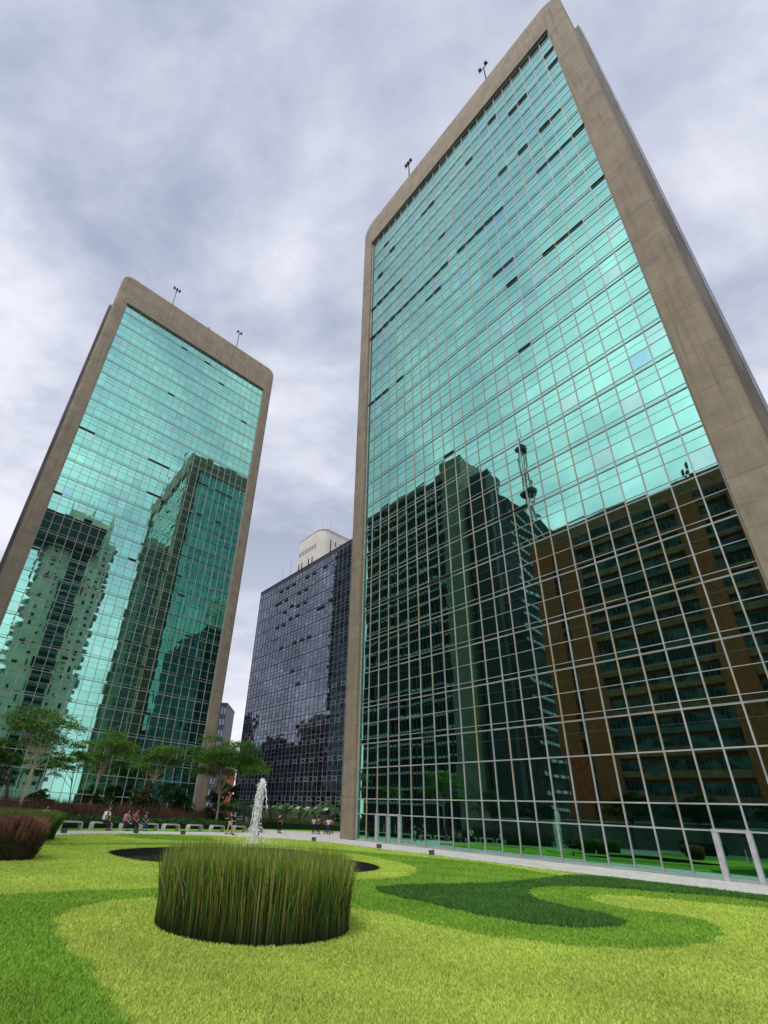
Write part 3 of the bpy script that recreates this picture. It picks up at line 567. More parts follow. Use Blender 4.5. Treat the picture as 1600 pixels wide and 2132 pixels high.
# ------------------------------------------------------------------ tall sedge clump
def disk(n,R,edge=0): 
    r=R*np.sqrt(rng.uniform(0,1,n)); 
    if edge: q=rng.uniform(0,1,n)<edge; r[q]=R*rng.uniform(.86,1.0,q.sum())
    a=rng.uniform(0,2*np.pi,n); return np.stack([r*np.cos(a),r*np.sin(a)],1),a,r
tf=empty('grass_clump',(TUFT[0],TUFT[1],0),'big round clump of tall dark green sedge on the lawn before the pond','ornamental grass')
n=25000; P,a,r=disk(n,TR_,.42); H=rng.normal(1.02,.11,n)*(1+.05*np.sin(a*3)); H=np.clip(H,.5,1.26); short=rng.uniform(0,1,n)<.16; H[short]*=rng.uniform(.4,.85,short.sum())
aim=np.where(rng.uniform(0,1,n)<.3,a,rng.uniform(0,6.28,n)); lean=np.abs(rng.normal(.05,.07,n)); bent=rng.uniform(0,1,n)<.06; lean[bent]=rng.uniform(.22,.48,bent.sum()); aim[bent]=rng.uniform(0,6.28,bent.sum())
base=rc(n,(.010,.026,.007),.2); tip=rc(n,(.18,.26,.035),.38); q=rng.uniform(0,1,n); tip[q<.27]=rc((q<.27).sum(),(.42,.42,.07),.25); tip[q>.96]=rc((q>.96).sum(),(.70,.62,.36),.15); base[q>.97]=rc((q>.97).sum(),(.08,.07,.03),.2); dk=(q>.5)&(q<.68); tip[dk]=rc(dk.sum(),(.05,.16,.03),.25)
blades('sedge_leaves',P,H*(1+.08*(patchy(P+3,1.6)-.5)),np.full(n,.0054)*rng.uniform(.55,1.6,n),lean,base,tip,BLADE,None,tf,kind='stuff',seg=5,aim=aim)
m2=MB(); m2.tube([(0,0,-.02),(0,0,.05)],[TR_-.06,TR_-.15],40); m2.build('soil_mound',EARTH,tf)
# ------------------------------------------------------------------ shrubs and hedges
def tuft_thing(name,cx_,cy_,R,H0,n,base,tip,label,cat,wd=.012,lean=.35,group=None,flare=.9):
    e_=empty(name,(cx_,cy_,0),label,cat,group); P,a,r=disk(n,R*.72,.3); H=np.clip(rng.normal(H0,.12*H0,n),.3*H0,H0*1.15)
    ln=np.abs(rng.normal(lean*.5,lean*.4,n))+lean*(r/R)*flare
    blades('foliage',P,H,wd*rng.uniform(.5,1.4,n),ln,rc(n,base,.25),rc(n,tip,.28),BLADE,None,e_,kind='stuff',seg=4,aim=a+rng.normal(0,.5,n)); 
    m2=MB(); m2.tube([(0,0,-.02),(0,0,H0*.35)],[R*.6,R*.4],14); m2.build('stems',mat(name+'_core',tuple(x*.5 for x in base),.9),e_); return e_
g=gnd(10,1797)*1.05; e_=empty('burgundy_shrub',(g[0],g[1],0),'bushy burgundy and brown shrub at the left edge of the lawn','shrub'); n=20000; a=rng.uniform(0,6.283,n); f=rng.uniform(0,1,n)**.5; zf=rng.uniform(.02,1,n); R_=(.60+.34*zf**.8)*(1-.25*zf**6)*(1+.10*np.sin(a*4+zf*3)+.07*np.sin(a*9)); P3=np.c_[np.cos(a)*f*R_,np.sin(a)*f*R_,zf*1.02*(1-.10*f**4)*(1+.07*np.sin(a*3+f*5))]; q=zf[:,None]**1.5
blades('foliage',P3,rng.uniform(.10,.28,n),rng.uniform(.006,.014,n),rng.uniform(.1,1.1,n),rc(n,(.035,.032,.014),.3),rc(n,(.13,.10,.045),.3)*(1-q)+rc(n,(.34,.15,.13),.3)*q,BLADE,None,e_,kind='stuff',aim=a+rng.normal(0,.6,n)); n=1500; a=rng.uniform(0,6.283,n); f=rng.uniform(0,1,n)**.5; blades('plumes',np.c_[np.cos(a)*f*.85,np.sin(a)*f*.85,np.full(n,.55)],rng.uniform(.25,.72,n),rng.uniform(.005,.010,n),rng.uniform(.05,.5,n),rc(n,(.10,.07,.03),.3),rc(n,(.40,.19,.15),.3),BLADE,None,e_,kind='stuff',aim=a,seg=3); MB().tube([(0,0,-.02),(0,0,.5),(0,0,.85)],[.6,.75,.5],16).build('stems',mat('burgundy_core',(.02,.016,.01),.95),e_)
g=gnd(80,1752)*1.04; tuft_thing('green_grass_clump',g[0]-.1,g[1],.95,1.12,6000,(.02,.05,.012),(.09,.20,.035),'dark green grass clump just behind the burgundy shrub','ornamental grass',.014,.2)
g=gnd(-20,1757); tuft_thing('green_grass_clump',g[0],g[1]+1.6,1.6,1.2,7000,(.03,.05,.012),(.20,.26,.05),'yellowish green grass clump behind the burgundy shrub, cut by the left picture edge','ornamental grass',.014,.22)
def bed_pts(px,n):
    poly=np.array([gnd(*q)[:2] for q in px]); lo_,hi_=poly.min(0),poly.max(0); out=np.zeros((0,2))
    while len(out)<n:
        P=rng.uniform(lo_,hi_,(n*3,2)); out=np.r_[out,P[inpoly(P,poly)]]
    return out[:n],poly
def bed(name,px,n,H0,wd,base,tip,lean,label,cat,var=.15,leafy=False,kind=None):
    P,poly=bed_pts(px,n); H=np.clip(rng.normal(H0,var*H0,n),.3*H0,1.35*H0)*(1+.12*np.sin(P[:,0]*1.3)+.08*np.sin(P[:,1]*2.1)); c=P.mean(0)
    e_=empty(name,(c[0],c[1],0),label,cat)
    if leafy:
        Z=H*rng.uniform(.05,1,n)**.6; P3=np.c_[P-c,Z]; blades('foliage',P3,np.full(n,.11)*rng.uniform(.6,1.4,n),wd*rng.uniform(.6,1.4,n),rng.uniform(.3,1.6,n),rc(n,base,.25),rc(n,tip,.3),BLADE,None,e_,kind='stuff',seg=2)
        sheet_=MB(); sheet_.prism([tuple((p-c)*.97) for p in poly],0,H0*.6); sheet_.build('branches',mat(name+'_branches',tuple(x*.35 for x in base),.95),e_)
    else: blades('foliage',P-c,H,wd*rng.uniform(.6,1.4,n),rng.uniform(.05,lean,n),rc(n,base,.25),rc(n,tip,.3),BLADE,None,e_,kind='stuff',seg=3)
    return e_
bed('burgundy_hedge',[(-260,1734),(0,1722),(200,1716.5),(330,1716),(478,1719),(470,1714),(420,1710),(250,1706),(0,1705),(-260,1708)],15000,1.55,.028,(.03,.026,.014),(.15,.072,.05),.5,'long reddish brown grass hedge behind the row of benches','hedge',.2)
bed('low_green_hedge',[(-200,1735),(0,1727.5),(140,1725.5),(240,1725),(400,1726.5),(520,1729),(500,1720),(400,1718),(240,1716.5),(100,1718),(0,1720),(-200,1726)],16000,.62,.05,(.012,.035,.01),(.06,.16,.03),.4,'low dark green hedge running right behind the benches','hedge',.12,leafy=True)
bed('clipped_hedge',[(545,1725.5),(600,1727.5),(660,1729),(725,1731.5),(725,1726),(660,1723.5),(600,1721.5),(545,1719.5)],16000,1.15,.05,(.018,.05,.012),(.11,.24,.04),.4,'clipped green hedge behind the walking people and before the palms','hedge',.05,leafy=True)
# grass strip the benches stand on
sheet('bench_lawn_strip',gpoly([(-200,1739),(0,1732),(140,1729.6),(240,1729.6),(400,1732),(520,1734.2),(560,1733),(535,1728),(400,1725),(240,1723),(100,1724),(-200,1733)],1),G_MID,.0)
sheet('hedge_lawn_strip',gpoly([(540,1727.5),(600,1730),(725,1734.5),(740,1733),(740,1730),(600,1724),(540,1722)],1),G_MID,.0)
# low planter wall with palms behind it
WALLC=concrete_mat('planter_concrete',(.20,.18,.13),(.28,.25,.19),(.1,.09,.07))
a_=gnd(530,1722.5)[:2]; b_=gnd(735,1727.5)[:2]; dv=(b_-a_)/np.linalg.norm(b_-a_); nv=np.array([-dv[1],dv[0]])
pw=empty('planter_wall',(a_[0],a_[1],0),'low weathered concrete planter wall below the palms','wall'); Lw=np.linalg.norm(b_-a_)
MB().box(0,Lw,0,1.2,0,1.95,T=lambda x,y,z:(dv[0]*x+nv[0]*y,dv[1]*x+nv[1]*y,z)).build('wall',WALLC,pw); MB().box(-.1,Lw+.1,-.12,1.3,1.95,2.1,T=lambda x,y,z:(dv[0]*x+nv[0]*y,dv[1]*x+nv[1]*y,z)).build('coping',WALLC,pw)
PALM=mat('palm_frond',(1,1,1),.5,spec=.3,attr=True,trans=.2); TRUNK=mat('palm_trunk',(.08,.06,.04),.9,var=.4,scale=6,stretch=(1,1,5))
def palm(px,py,h,crown,label,green=(.07,.17,.045)):
    h*=1.25; X=gnd(px,py+3.5); e_=empty('palm_tree',(X[0],X[1],0),label,'palm','short palms behind the planter wall')
    rr=random.Random(int(px)); MB().tube([(0,0,0),(.05,0,h*.5),(.02,.03,h)],[.2,.15,.17],8).build('trunk',TRUNK,e_)
    V=[];Q=[];C=[];k=0
    for i in range(17):
        az=2*math.pi*i/17+rr.uniform(-.2,.2); el=rr.uniform(.55,1.35); Lf=crown*rr.uniform(.85,1.15)
        pts=[]; x=0;z=h; ang=el
        for s_ in range(11):
            pts.append((math.cos(az)*x,math.sin(az)*x,z)); x+=math.cos(ang)*Lf/10; z+=math.sin(ang)*Lf/10; ang-=rr.uniform(.17,.24)
        sd_=np.array([-math.sin(az),math.cos(az),0])
        for s_ in range(1,11):
            p0=np.array(pts[s_]); dr=np.array(pts[s_])-np.array(pts[s_-1]); dr/=np.linalg.norm(dr)
            for sub in (0,.5):
                pp=p0-dr*sub*Lf/10; ll=.52*crown/2.4*math.sin(math.pi*min(1,(s_+.8)/11.5))**.7
                for sg in (-1,1):
                    tip=pp+sd_*sg*ll*.85+dr*ll*.55+np.array([0,0,-.22*ll]); ww=dr*.04
                    V+=[pp-ww,pp+ww,tip]; Q.append((k,k+1,k+2)); k+=3
                    c=rr.gauss(1,.2); C+=[[green[0]*c,green[1]*c,green[2]*c]]*2+[[green[0]*2*c,green[1]*1.8*c,green[2]*1.4*c]]
    np_mesh('fronds',np.array(V),[],Q,PALM,e_,col=np.clip(np.array(C),0,1))
for i,(px,py,h,cr,lab) in enumerate(((562,1721,1.5,2.1,'short palm just right of the fountain jet, behind the planter wall'),(592,1721.5,1.7,2.5,'short palm behind the dark-clothed man, behind the planter wall'),(622,1722.5,1.5,2.2,'short palm midway between the standing man and the walking group'),(655,1723,1.9,2.6,'short palm directly behind the person in the light blue shirt'),(688,1724,2.2,3.0,'large dark palm directly behind the person in the white patterned shirt'),(716,1724.5,1.6,2.4,'short palm partly hidden by the concrete edge of the right tower'),(505,1719,1.7,2.3,'short palm just left of the fountain jet'),(478,1719,1.6,2.2,'short palm above the woman in the black dress'))): palm(px,py,h,cr,lab)
# ------------------------------------------------------------------ benches
STONE=mat('bench_concrete',(.36,.36,.31),.85,var=.15,scale=4,bump=.15)
def bench_mb(Lb=1.55,Dp=.42,Hh=.52,th=.10,R=.2):
    o=[];i_=[]
    def arc(cx,cz,r,a0,a1,n=6): return [(cx+r*math.cos(math.radians(a0+(a1-a0)*k/n)),cz+r*math.sin(math.radians(a0+(a1-a0)*k/n))) for k in range(n+1)]
    o=[(-Lb/2,0)]+arc(-Lb/2+R,Hh-R,R,180,90)+arc(Lb/2-R,Hh-R,R,90,0)+[(Lb/2,0)]
    r=R-th; i_=[(-Lb/2+th,0)]+arc(-Lb/2+R,Hh-R,r,180,90)+arc(Lb/2-R,Hh-R,r,90,0)+[(Lb/2-th,0)]
    n=len(o); V=[];Fc=[]
    for y in (-Dp/2,Dp/2): V+=[(a,y,b) for a,b in o]+[(a,y,b) for a,b in i_]
    for k in range(n-1): Fc+=[(k,k+1,n+k+1,n+k),(2*n+k,3*n+k,3*n+k+1,2*n+k+1),(k,2*n+k,2*n+k+1,k+1),(n+k,n+k+1,3*n+k+1,3*n+k)]
    Fc+=[(0,n,3*n,2*n),(n-1,3*n-1,4*n-1,2*n-1)]
    return MB().add(V,Fc)
BEN=[(144,1727.5,'concrete bench farthest left, beside the green grass clump'),(208,1728.6,'concrete bench under the seated man in the white T-shirt'),(268,1729.5,'concrete bench under the pink and purple shirted people'),(308,1730,'concrete bench just right of the seated person in dark clothes'),(354.5,1730.8,'empty concrete bench, first right of the seated people'),(404,1731.5,'empty concrete bench, second right of the seated people'),(451,1732.2,'empty concrete bench, left of the woman in the black dress'),(497,1733,'concrete bench directly right of the woman in the black dress'),(533,1733.5,'concrete bench behind the fountain jet'),(84,1727,'concrete bench hidden behind the green grass clump')]
p1,p2=gnd(144,1727.5)[:2],gnd(497,1733)[:2]; BA=math.atan2(*(p2-p1)[::-1])
b0=None
BPOS=[]
for px,py,lab in BEN:
    X=gnd(px,py); BPOS.append(X)
    if b0 is None: o=bench_mb().build('bench',STONE,None,smooth=True); o.data.set_sharp_from_angle(angle=math.radians(35)); b0=o
    else: o=b0.copy(); COL.objects.link(o)
    o.location=(X[0],X[1],0); o.rotation_euler=(0,0,BA); tag(o,lab,'bench','concrete benches along the path')
# ------------------------------------------------------------------ garden stakes
PLATE=mat('sign_plate',(.035,.045,.035),.5,.2)
s0=None
for px,py,lab,lean in ((131,1740,'small dark plate on a stake at the lawn edge, right below the green grass clump',0),(281,1739.5,'small dark plate on a stake at the lawn edge below the person in purple',.1),(380,1742,'small dark plate on a stake at the lawn edge left of the black-dressed woman',0),(534,1745,'small plate on a stake at the lawn edge behind the fountain jet',0),(653.5,1755,'small dark plate on a stake at the lawn edge below the walking group',0),(789.5,1771,'small dark plate on a stake at the lawn edge before the double glass door',0),(901,1785,'leaning dark plate on a stake, nearest along the right lawn edge',-.18)):
    X=gnd(px,py)
    if s0 is None:
        s0=empty('plant_sign',(0,0,0),lab,'sign','plates on stakes along the lawn edge')
        MB().tube([(0,0,-.05),(0,0,.22)],.012,5).build('stake',STEEL,s0); MB().box(-.16,.16,-.012,.012,.12,.36).build('plate',PLATE,s0); o=s0
    else:
        o=s0.copy(); COL.objects.link(o)
        for ch in list(s0.children): c=ch.copy(); COL.objects.link(c); c.parent=o
    o.location=(X[0],X[1],0); o.rotation_euler=(math.radians(-12),lean,math.atan2(-X[0],X[1])); o['label']=lab
# ------------------------------------------------------------------ trees
def at_depth(px,py,X): 
    v=ray(px,py); return CAM+v*(X[1]/v[1])
BARK=mat('pale_bark',(.34,.28,.19),.9,col2=(.52,.45,.31),scale=5,stretch=(1,1,.3),bump=.3); BARKD=mat('dark_bark',(.06,.045,.035),.9,var=.4,scale=5)
LEAF=mat('tree_leaf',(1,1,1),.6,spec=.2,attr=True,trans=.4)
def leaves(name,C,n,size,cols,root,flat=.35,spread=.5,seed=1):
    """C: (k,4) pad centres and radius; leaves scattered through flat pads"""
    rg=np.random.default_rng(seed); k=len(C); w=C[:,3]**2; idx=rg.choice(k,n,p=w/w.sum()); a=rg.uniform(0,2*np.pi,n); r=np.sqrt(rg.uniform(0,1,n))
    r*= 1+.25*np.sin(a*5+idx)   # ragged outlines
    P=C[idx,:3].copy(); R=C[idx,3]; P[:,0]+=np.cos(a)*r*R; P[:,1]+=np.sin(a)*r*R; P[:,2]+=rg.normal(0,.10,n)*R+flat*R*(1-r**2)-.15*R
    # gather the leaves on twigs
    P+= .10*np.sin(P[:,[1,2,0]]*9)
    d1=rg.uniform(0,2*np.pi,n); u=np.stack([np.cos(d1),np.sin(d1),rg.normal(-.1,.3,n)],1); v=np.stack([-np.sin(d1),np.cos(d1),rg.normal(0,.45,n)],1)
    L_=size*rg.uniform(.6,1.5,n)[:,None]; u*=L_; v*=L_*.24
    V=np.stack([P-u*.5,P+v,P+u*.5,P-v],1).reshape(-1,3); Q=np.arange(4*n).reshape(-1,4)
    pad=rg.normal(1,.16,k)[idx]; c=np.asarray(cols[0])[None]*(1-rg.uniform(0,1,n)[:,None])+np.asarray(cols[1])[None]*rg.uniform(.3,1,n)[:,None]; c=c*pad[:,None]*rg.normal(1,.2,(n,1))
    return np_mesh(name,V,Q,[],LEAF,root,col=np.repeat(np.clip(c,.004,1),4,0))
def tree(base,crown,label,n=4200,trunk=.11,top=None,pads=16,cols=((.035,.09,.016),(.14,.29,.04)),bark=None,size=.19,seed=1,flatc=True,group='small feathery trees behind the benches',name='tree',z0=0,flat=.3):
    X=gnd(*base) if len(base)==2 else np.array(base,float); rr=random.Random(seed)
    e_=empty(name,(X[0],X[1],z0),label,'tree',group)
    x0,x1,y0,y1=crown; A=at_depth(x0,(y0+y1)/2,X)-X; B=at_depth(x1,(y0+y1)/2,X)-X; zt=at_depth((x0+x1)/2,y0,X)[2]-z0; zb=at_depth((x0+x1)/2,y1,X)[2]-z0
    cx_=(A[0]+B[0])/2; rad_=(B[0]-A[0])/2; tp=at_depth(*top,X)-np.array([X[0],X[1],z0]) if top else np.array([cx_*.6,0,zb])
    mb=MB(); kp=[(0,0,-.1)]
    for i in range(1,7): f=i/6; kp.append((tp[0]*f+.10*math.sin(f*5+seed)*(1-f)*f*4*.4,.08*math.sin(f*4+seed),tp[2]*f))
    mb.tube(kp,[trunk*(1.25-.55*i/6) for i in range(7)],8); C=[]
    for i in range(pads):
        a=2*math.pi*i*.618; f=math.sqrt((i+.5)/pads); 
        px_,py_=cx_+math.cos(a)*f*rad_*.78,math.sin(a)*f*rad_*.78
        q=rr.random(); z=zb+(zt-zb)*((.25+.7*q) if flatc else q)*(1-.35*f*f)+ (0 if flatc else 0); R=rad_*rr.uniform(.27,.46)
        C.append((px_,py_,z,R)); st=Vector(kp[4+i%3]); en=Vector((px_,py_,z-.05)); mid=st.lerp(en,.55)+Vector((0,0,-.12*(en-st).length)); 
        mb.tube([st,mid,en],[trunk*.38,trunk*.22,trunk*.07],5,cap=False)
        for b_ in range(3):
            ee=en+Vector((rr.uniform(-1,1),rr.uniform(-1,1),rr.uniform(-.1,.3)))*R*.8; mb.tube([mid.lerp(en,.5),ee],[trunk*.09,trunk*.03],4,cap=False)
    mb.build('trunk',bark or BARK,e_,smooth=True)
    leaves('crown',np.array(C),int(n*2.1),size,cols,e_,seed=seed,flat=flat); return e_
tree((31,1713),(2,172,1462,1575),'tallest feathery tree at the far left, slender pale trunk against the tower glass',3600,.12,(84,1552),22,seed=3)
tree((177,1709),(160,292,1518,1608),'feathery tree between the white-shirted man and the pink-shirted person, forked pale trunk',5200,.12,(216,1584),18,seed=5)
tree((302,1710),(272,398,1522,1622),'feathery tree rising behind the seated person in dark clothes',5600,.11,(321,1617),18,seed=8)
tree((450,1720),(388,562,1528,1632),'widest and densest tree, in front of the left tower\'s right concrete edge',17000,.12,(459,1625),34,cols=((.025,.075,.012),(.11,.24,.03)),seed=12)
tree((4,1713),(-60,42,1528,1600),'feathery tree cut off by the left picture edge',2600,.12,(25,1600),14,bark=BARKD,seed=14)
tree((139,1712),(108,200,1545,1612),'thin sparse tree between the two left feathery trees',2000,.05,(150,1610),10,seed=17,bark=BARKD)
tree((366,1714),(325,408,1618,1695),'low bushy dark tree left of the left tower\'s right concrete edge',6000,.08,(366,1680),16,cols=((.012,.05,.015),(.05,.14,.035)),seed=21,bark=BARKD,flatc=False,name='bushy_tree',flat=.6)
tree((292,1711),(262,338,1632,1700),'dull olive bush behind the seated people, below the glass tower',4200,.06,(292,1690),14,cols=((.035,.05,.02),(.09,.11,.04)),seed=22,bark=BARKD,flatc=False,name='bushy_tree',flat=.6)
tree((215,1711),(190,252,1640,1700),'small bush behind the seated people, right of the forked tree',2600,.05,(218,1690),10,cols=((.02,.06,.015),(.07,.14,.03)),seed=23,bark=BARKD,flatc=False,name='bushy_tree',flat=.6)
tree((90,1711),(60,130,1640,1700),'small loose shrub behind the burgundy hedge near the left edge',2600,.05,(92,1690),10,cols=((.02,.06,.015),(.07,.14,.03)),seed=25,bark=BARKD,flatc=False,name='bushy_tree',flat=.6)
tree((440,1718),(418,478,1655,1712),'low dark shrub at the foot of the left tower\'s right concrete edge',3600,.05,(445,1700),12,cols=((.015,.05,.012),(.06,.13,.03)),seed=26,bark=BARKD,flatc=False,name='bushy_tree',flat=.6)
tree((-42,118,0),(465,512,1632,1690),'dark green trees far behind, in the gap left of the dark block',4200,.2,(488,1680),14,cols=((.015,.05,.012),(.05,.12,.025)),seed=31,bark=BARKD,flatc=False,size=.5,group=None,flat=.6)
tree((-46,130,0),(440,480,1618,1690),'far green tree between the left tower and the dark block, by the orange building',3600,.2,(460,1680),12,cols=((.02,.07,.015),(.07,.17,.03)),seed=32,bark=BARKD,flatc=False,size=.5,group=None,flat=.6)
# ------------------------------------------------------------------ far buildings in the gap
def far_block(name,x0,x1,ytop,depth,deep,matl,label,win=None,floors=8,cols_=6,matw=None,zb=0):
    v=ray(x0,ytop); A=CAM+v*(depth/v[1]); v=ray(x1,ytop); B=CAM+v*(depth/v[1]); zt=max(A[2],B[2]); e_=empty(name,(A[0],depth,0),label,'building'); W_=B[0]-A[0]
    MB().box(0,W_,0,deep,0,zt).build('wall',matl,e_); fh=(zt-1.5)/floors; cw_=W_/cols_
    for k in range(floors):
        for u in range(cols_):
            MB().box(u*cw_+cw_*.2,(u+1)*cw_-cw_*.2,-.08,.02,1+k*fh+fh*.25,1+k*fh+fh*.8).build('window',matw or BLACK,e_)
    MB().box(-.1,W_+.1,-.1,deep+.1,zt,zt+.5).build('roof',matl,e_)
NAVY=mat('navy_cladding',(.05,.055,.08),.5,var=.3); ORANGE=mat('orange_render',(.42,.11,.04),.85,var=.2); PALE=mat('pale_render',(.55,.52,.48),.85,var=.1); BLUEG=mat('pale_blue_panel',(.22,.25,.38),.4)
far_block('navy_building',432,473.5,1467,150,14,NAVY,'narrow navy building with pale window panels peeking out behind the left tower',floors=9,cols_=7,matw=BLUEG)
far_block('orange_building',452,480,1603,185,12,ORANGE,'small orange building far behind in the gap between the towers',floors=4,cols_=4)
far_block('pale_house',478,500,1663,170,12,PALE,'small pale house far behind, left of the dark block',floors=2,cols_=3)
# ------------------------------------------------------------------ buildings across the avenue (seen mirrored in the towers)
def fT(D,Nn): return lambda s,t,z: tuple(D*s+Nn*t+ZUP*z)
TRr=fT(RD,RN); TLl=fT(LD,LN)
BRN=mat('brown_brick_cladding',(.33,.085,.036),.85,var=.25,scale=2,bump=.1); BRND=mat('brown_stone',(.23,.115,.065),.85,var=.3,scale=1)
WIN1=mat('office_window',(.022,.03,.036),.5,0,.06,col2=(.11,.13,.14),scale=.35,detail=3,lo=.45,hi=.62); FIN=mat('grey_fin',(.085,.09,.09),.6,var=.2); PBLK=mat('pale_balustrade',(.40,.42,.38),.7); CORE=mat('stair_core_concrete',(.15,.145,.10),.9,col2=(.22,.21,.15),scale=.5,detail=7,bump=.3)
bb=empty('brown_office_building',RO+RD*9+RN*60,'broad brown office building across the avenue, mirrored in the lower right of the near tower','office building')
MB().box(-18,18,.3,26,0,61,T=TRr).build('wall',BRN,bb)
MB().box(-18.3,18.3,.0,26.3,58.2,62,T=TRr).build('parapet',BRND,bb)
for a,b in ((-18.2,-14),(-12.9,-8.7),(9.2,12.9),(17.2,18.2)): MB().box(a,b,-.9,.5,0,58.1,T=TRr).build('pier',BRN,bb)
nw=0
for k in range(16):
    z=3.2+k*3.45
    for a,b in ((-14,-12.9),(-8.7,.2),(.2,9.2),(12.9,17.2)):
        f=MB().box(a+.02,b-.02,-.25,.35,z+1.25,z+2.95,T=TRr).build('window',WIN1,bb)
        if b-a>3:
            mb=MB(); n_=int((b-a)/.75)
            for i in range(n_+1): s=a+.1+i*(b-a-.25)/n_; mb.box(s-.05,s+.05,-.34,-.26,z+1.25,z+2.95,T=TRr)
            mb.build('glazing_bar',FIN,f)
        if k%2==0 or b-a>4: MB().box(a+.02,b-.02,-.62,.3,z+.1,z+1.2,T=TRr).build('spandrel',(BRND if (k*3+int(a))%4 else FIN),bb)
def dishes(O,label):
    e_=empty('roof_antenna_cluster',O,label,'antenna'); mb=MB()
    for i,(x,h) in enumerate(((-2,5),(-.8,3.4),(.6,5.6),(2,4.2),(2.6,6))): mb.tube([(x,0,0),(x+.2,0,h)],.1,5); mb.box(x-.3,x+.3,-.15,.15,h-1.6,h-.2)
    mb.build('masts',DARKM,e_); MB().tube([(-3.4,0,0),(-3.2,0,1.2),(3.2,0,1.2),(3.4,0,0)],.16,5).build('frame',DARKM,e_)
dishes(RO+RD*20+RN*66+ZUP*62,'antenna cluster on the brown building roof, mirrored in the near tower')
ob=empty('dark_office_tower',RO+RD*-58.5+RN*70,'dark high-rise with pale dotted floor lines and concrete stair core, mirrored in near tower','office tower')
MB().box(-18.4,18,.4,38,0,105.5,T=TRr).build('wall',mat('dark_curtain_wall',(.035,.045,.055),.8,.0,.0,var=.5,scale=.4),ob)
MB().box(18,34.3,1.2,45,0,93,T=TRr).build('side_wing',mat('dark_wing_wall',(.04,.046,.052),.8,.0,.0,var=.4,scale=.4),ob)
MB().box(18.2,25.6,-1.6,9,0,109.5,T=TRr).build('stair_core',CORE,ob); MB().box(27.3,34.2,-.8,7,0,98.5,T=TRr).build('lift_core',mat('shaft_concrete',(.045,.05,.05),.9,var=.2),ob)
MB().box(-19,18.1,-.4,2,104.8,107.2,T=TRr).build('crown',FIN,ob); MB().box(-2,12,6,20,105.5,111,T=TRr).build('plant_room',FIN,ob)
mb=MB()
for i in range(25): s=-18+i*1.5; mb.box(s-.10,s+.10,-.25,.4,2,104.7,T=TRr)
mb.build('fins',FIN,ob)
mb=MB();mc=MB()
for k in range(27):
    z=6+k*3.7
    if k in (9,10): continue
    for i in range(24): s=-17.7+i*1.5; mb.box(s+.1,s+1.0,-.6,-.26,z,z+.62,T=TRr)
    if z<90:
        for i in range(20): t=9.5+i*1.75; mc.box(34.25,34.7,t,t+1.05,z,z+.7,T=TRr)
tag(mb.build('front_balustrades',PBLK,ob),kind='stuff'); tag(mc.build('side_balustrades',PBLK,ob),kind='stuff')
# lattice mast
RW=mat('faded_red_white_steel',(.55,.50,.46),.6,col2=(.45,.12,.08),scale=.12,detail=0,lo=.49,hi=.51)
lm=empty('lattice_mast',RO+RD*-27.3+RN*100,'tall lattice broadcasting mast with round platforms, mirrored in the near tower','antenna mast')
mb=MB(); zs=[0,30,60,78,90,98,105,112,119,126]; ws=[9,7.4,5.6,4.4,3.4,2.8,2.2,1.5,1.2,1.0]
def sq(i): w_=ws[i]/2; return [(w_*a,w_*b,zs[i]) for a,b in ((-1,-1),(1,-1),(1,1),(-1,1))]
for i in range(len(zs)-1):
    A,B=sq(i),sq(i+1)
    for j in range(4): mb.tube([A[j],B[j]],.16,4); mb.tube([A[j],B[(j+1)%4]],.09,4); mb.tube([A[(j+1)%4],B[j]],.09,4); mb.tube([B[j],B[(j+1)%4]],.1,4)
mb.build('lattice',RW,lm); MB().tube([(0,0,126),(0,0,138)],[.35,.12],6).build('tip',RW,lm)
for z,r_ in ((106,2.9),(127,2.0)): MB().tube([(0,0,z),(0,0,z+1.1)],[r_*.8,r_],14).build('platform',FIN,lm)
mb=MB(); [mb.tube([(1.5*math.cos(a),1.5*math.sin(a),z),(2.3*math.cos(a),2.3*math.sin(a),z+.6)],[.2,.9],8) for a,z in ((0,94),(2,99),(4,112),(5,97))]; mb.build('dish',WHITE,lm)
# pale residential tower, mirrored in the left tower
CREAM=mat('cream_render',(.80,.78,.62),.85,var=.08,scale=.3); BALC=mat('balcony_glass',(.16,.24,.24),.15,0,.6,var=.3); RGL=mat('dark_window_glass',(.03,.045,.05),.2,0,.5,var=.4,scale=.5)  # apartment windows are dark glass with random tone
rtw=empty('residential_tower',LO+LD*15.5+LN*110+ZUP*.7,'pale residential high-rise with rounded balconies and roof fins, mirrored in the left tower','apartment tower')
MB().box(-10.4,11.3,.2,20,0,97,T=TLl).build('wall',CREAM,rtw); MB().box(-7,7.8,1.5,16,97,106,T=TLl).build('penthouse',CREAM,rtw)
for s,h in ((8.2,110),(1.2,113),(-7.6,111)):
    MB().prism([(s-.9,94),(s+.9,94),(s+.1,h),(s-.1,h)],.6,3.4,T=lambda a,b,c:TLl(a,c,b)).build('roof_fin',CREAM,rtw)
rr=random.Random(9)
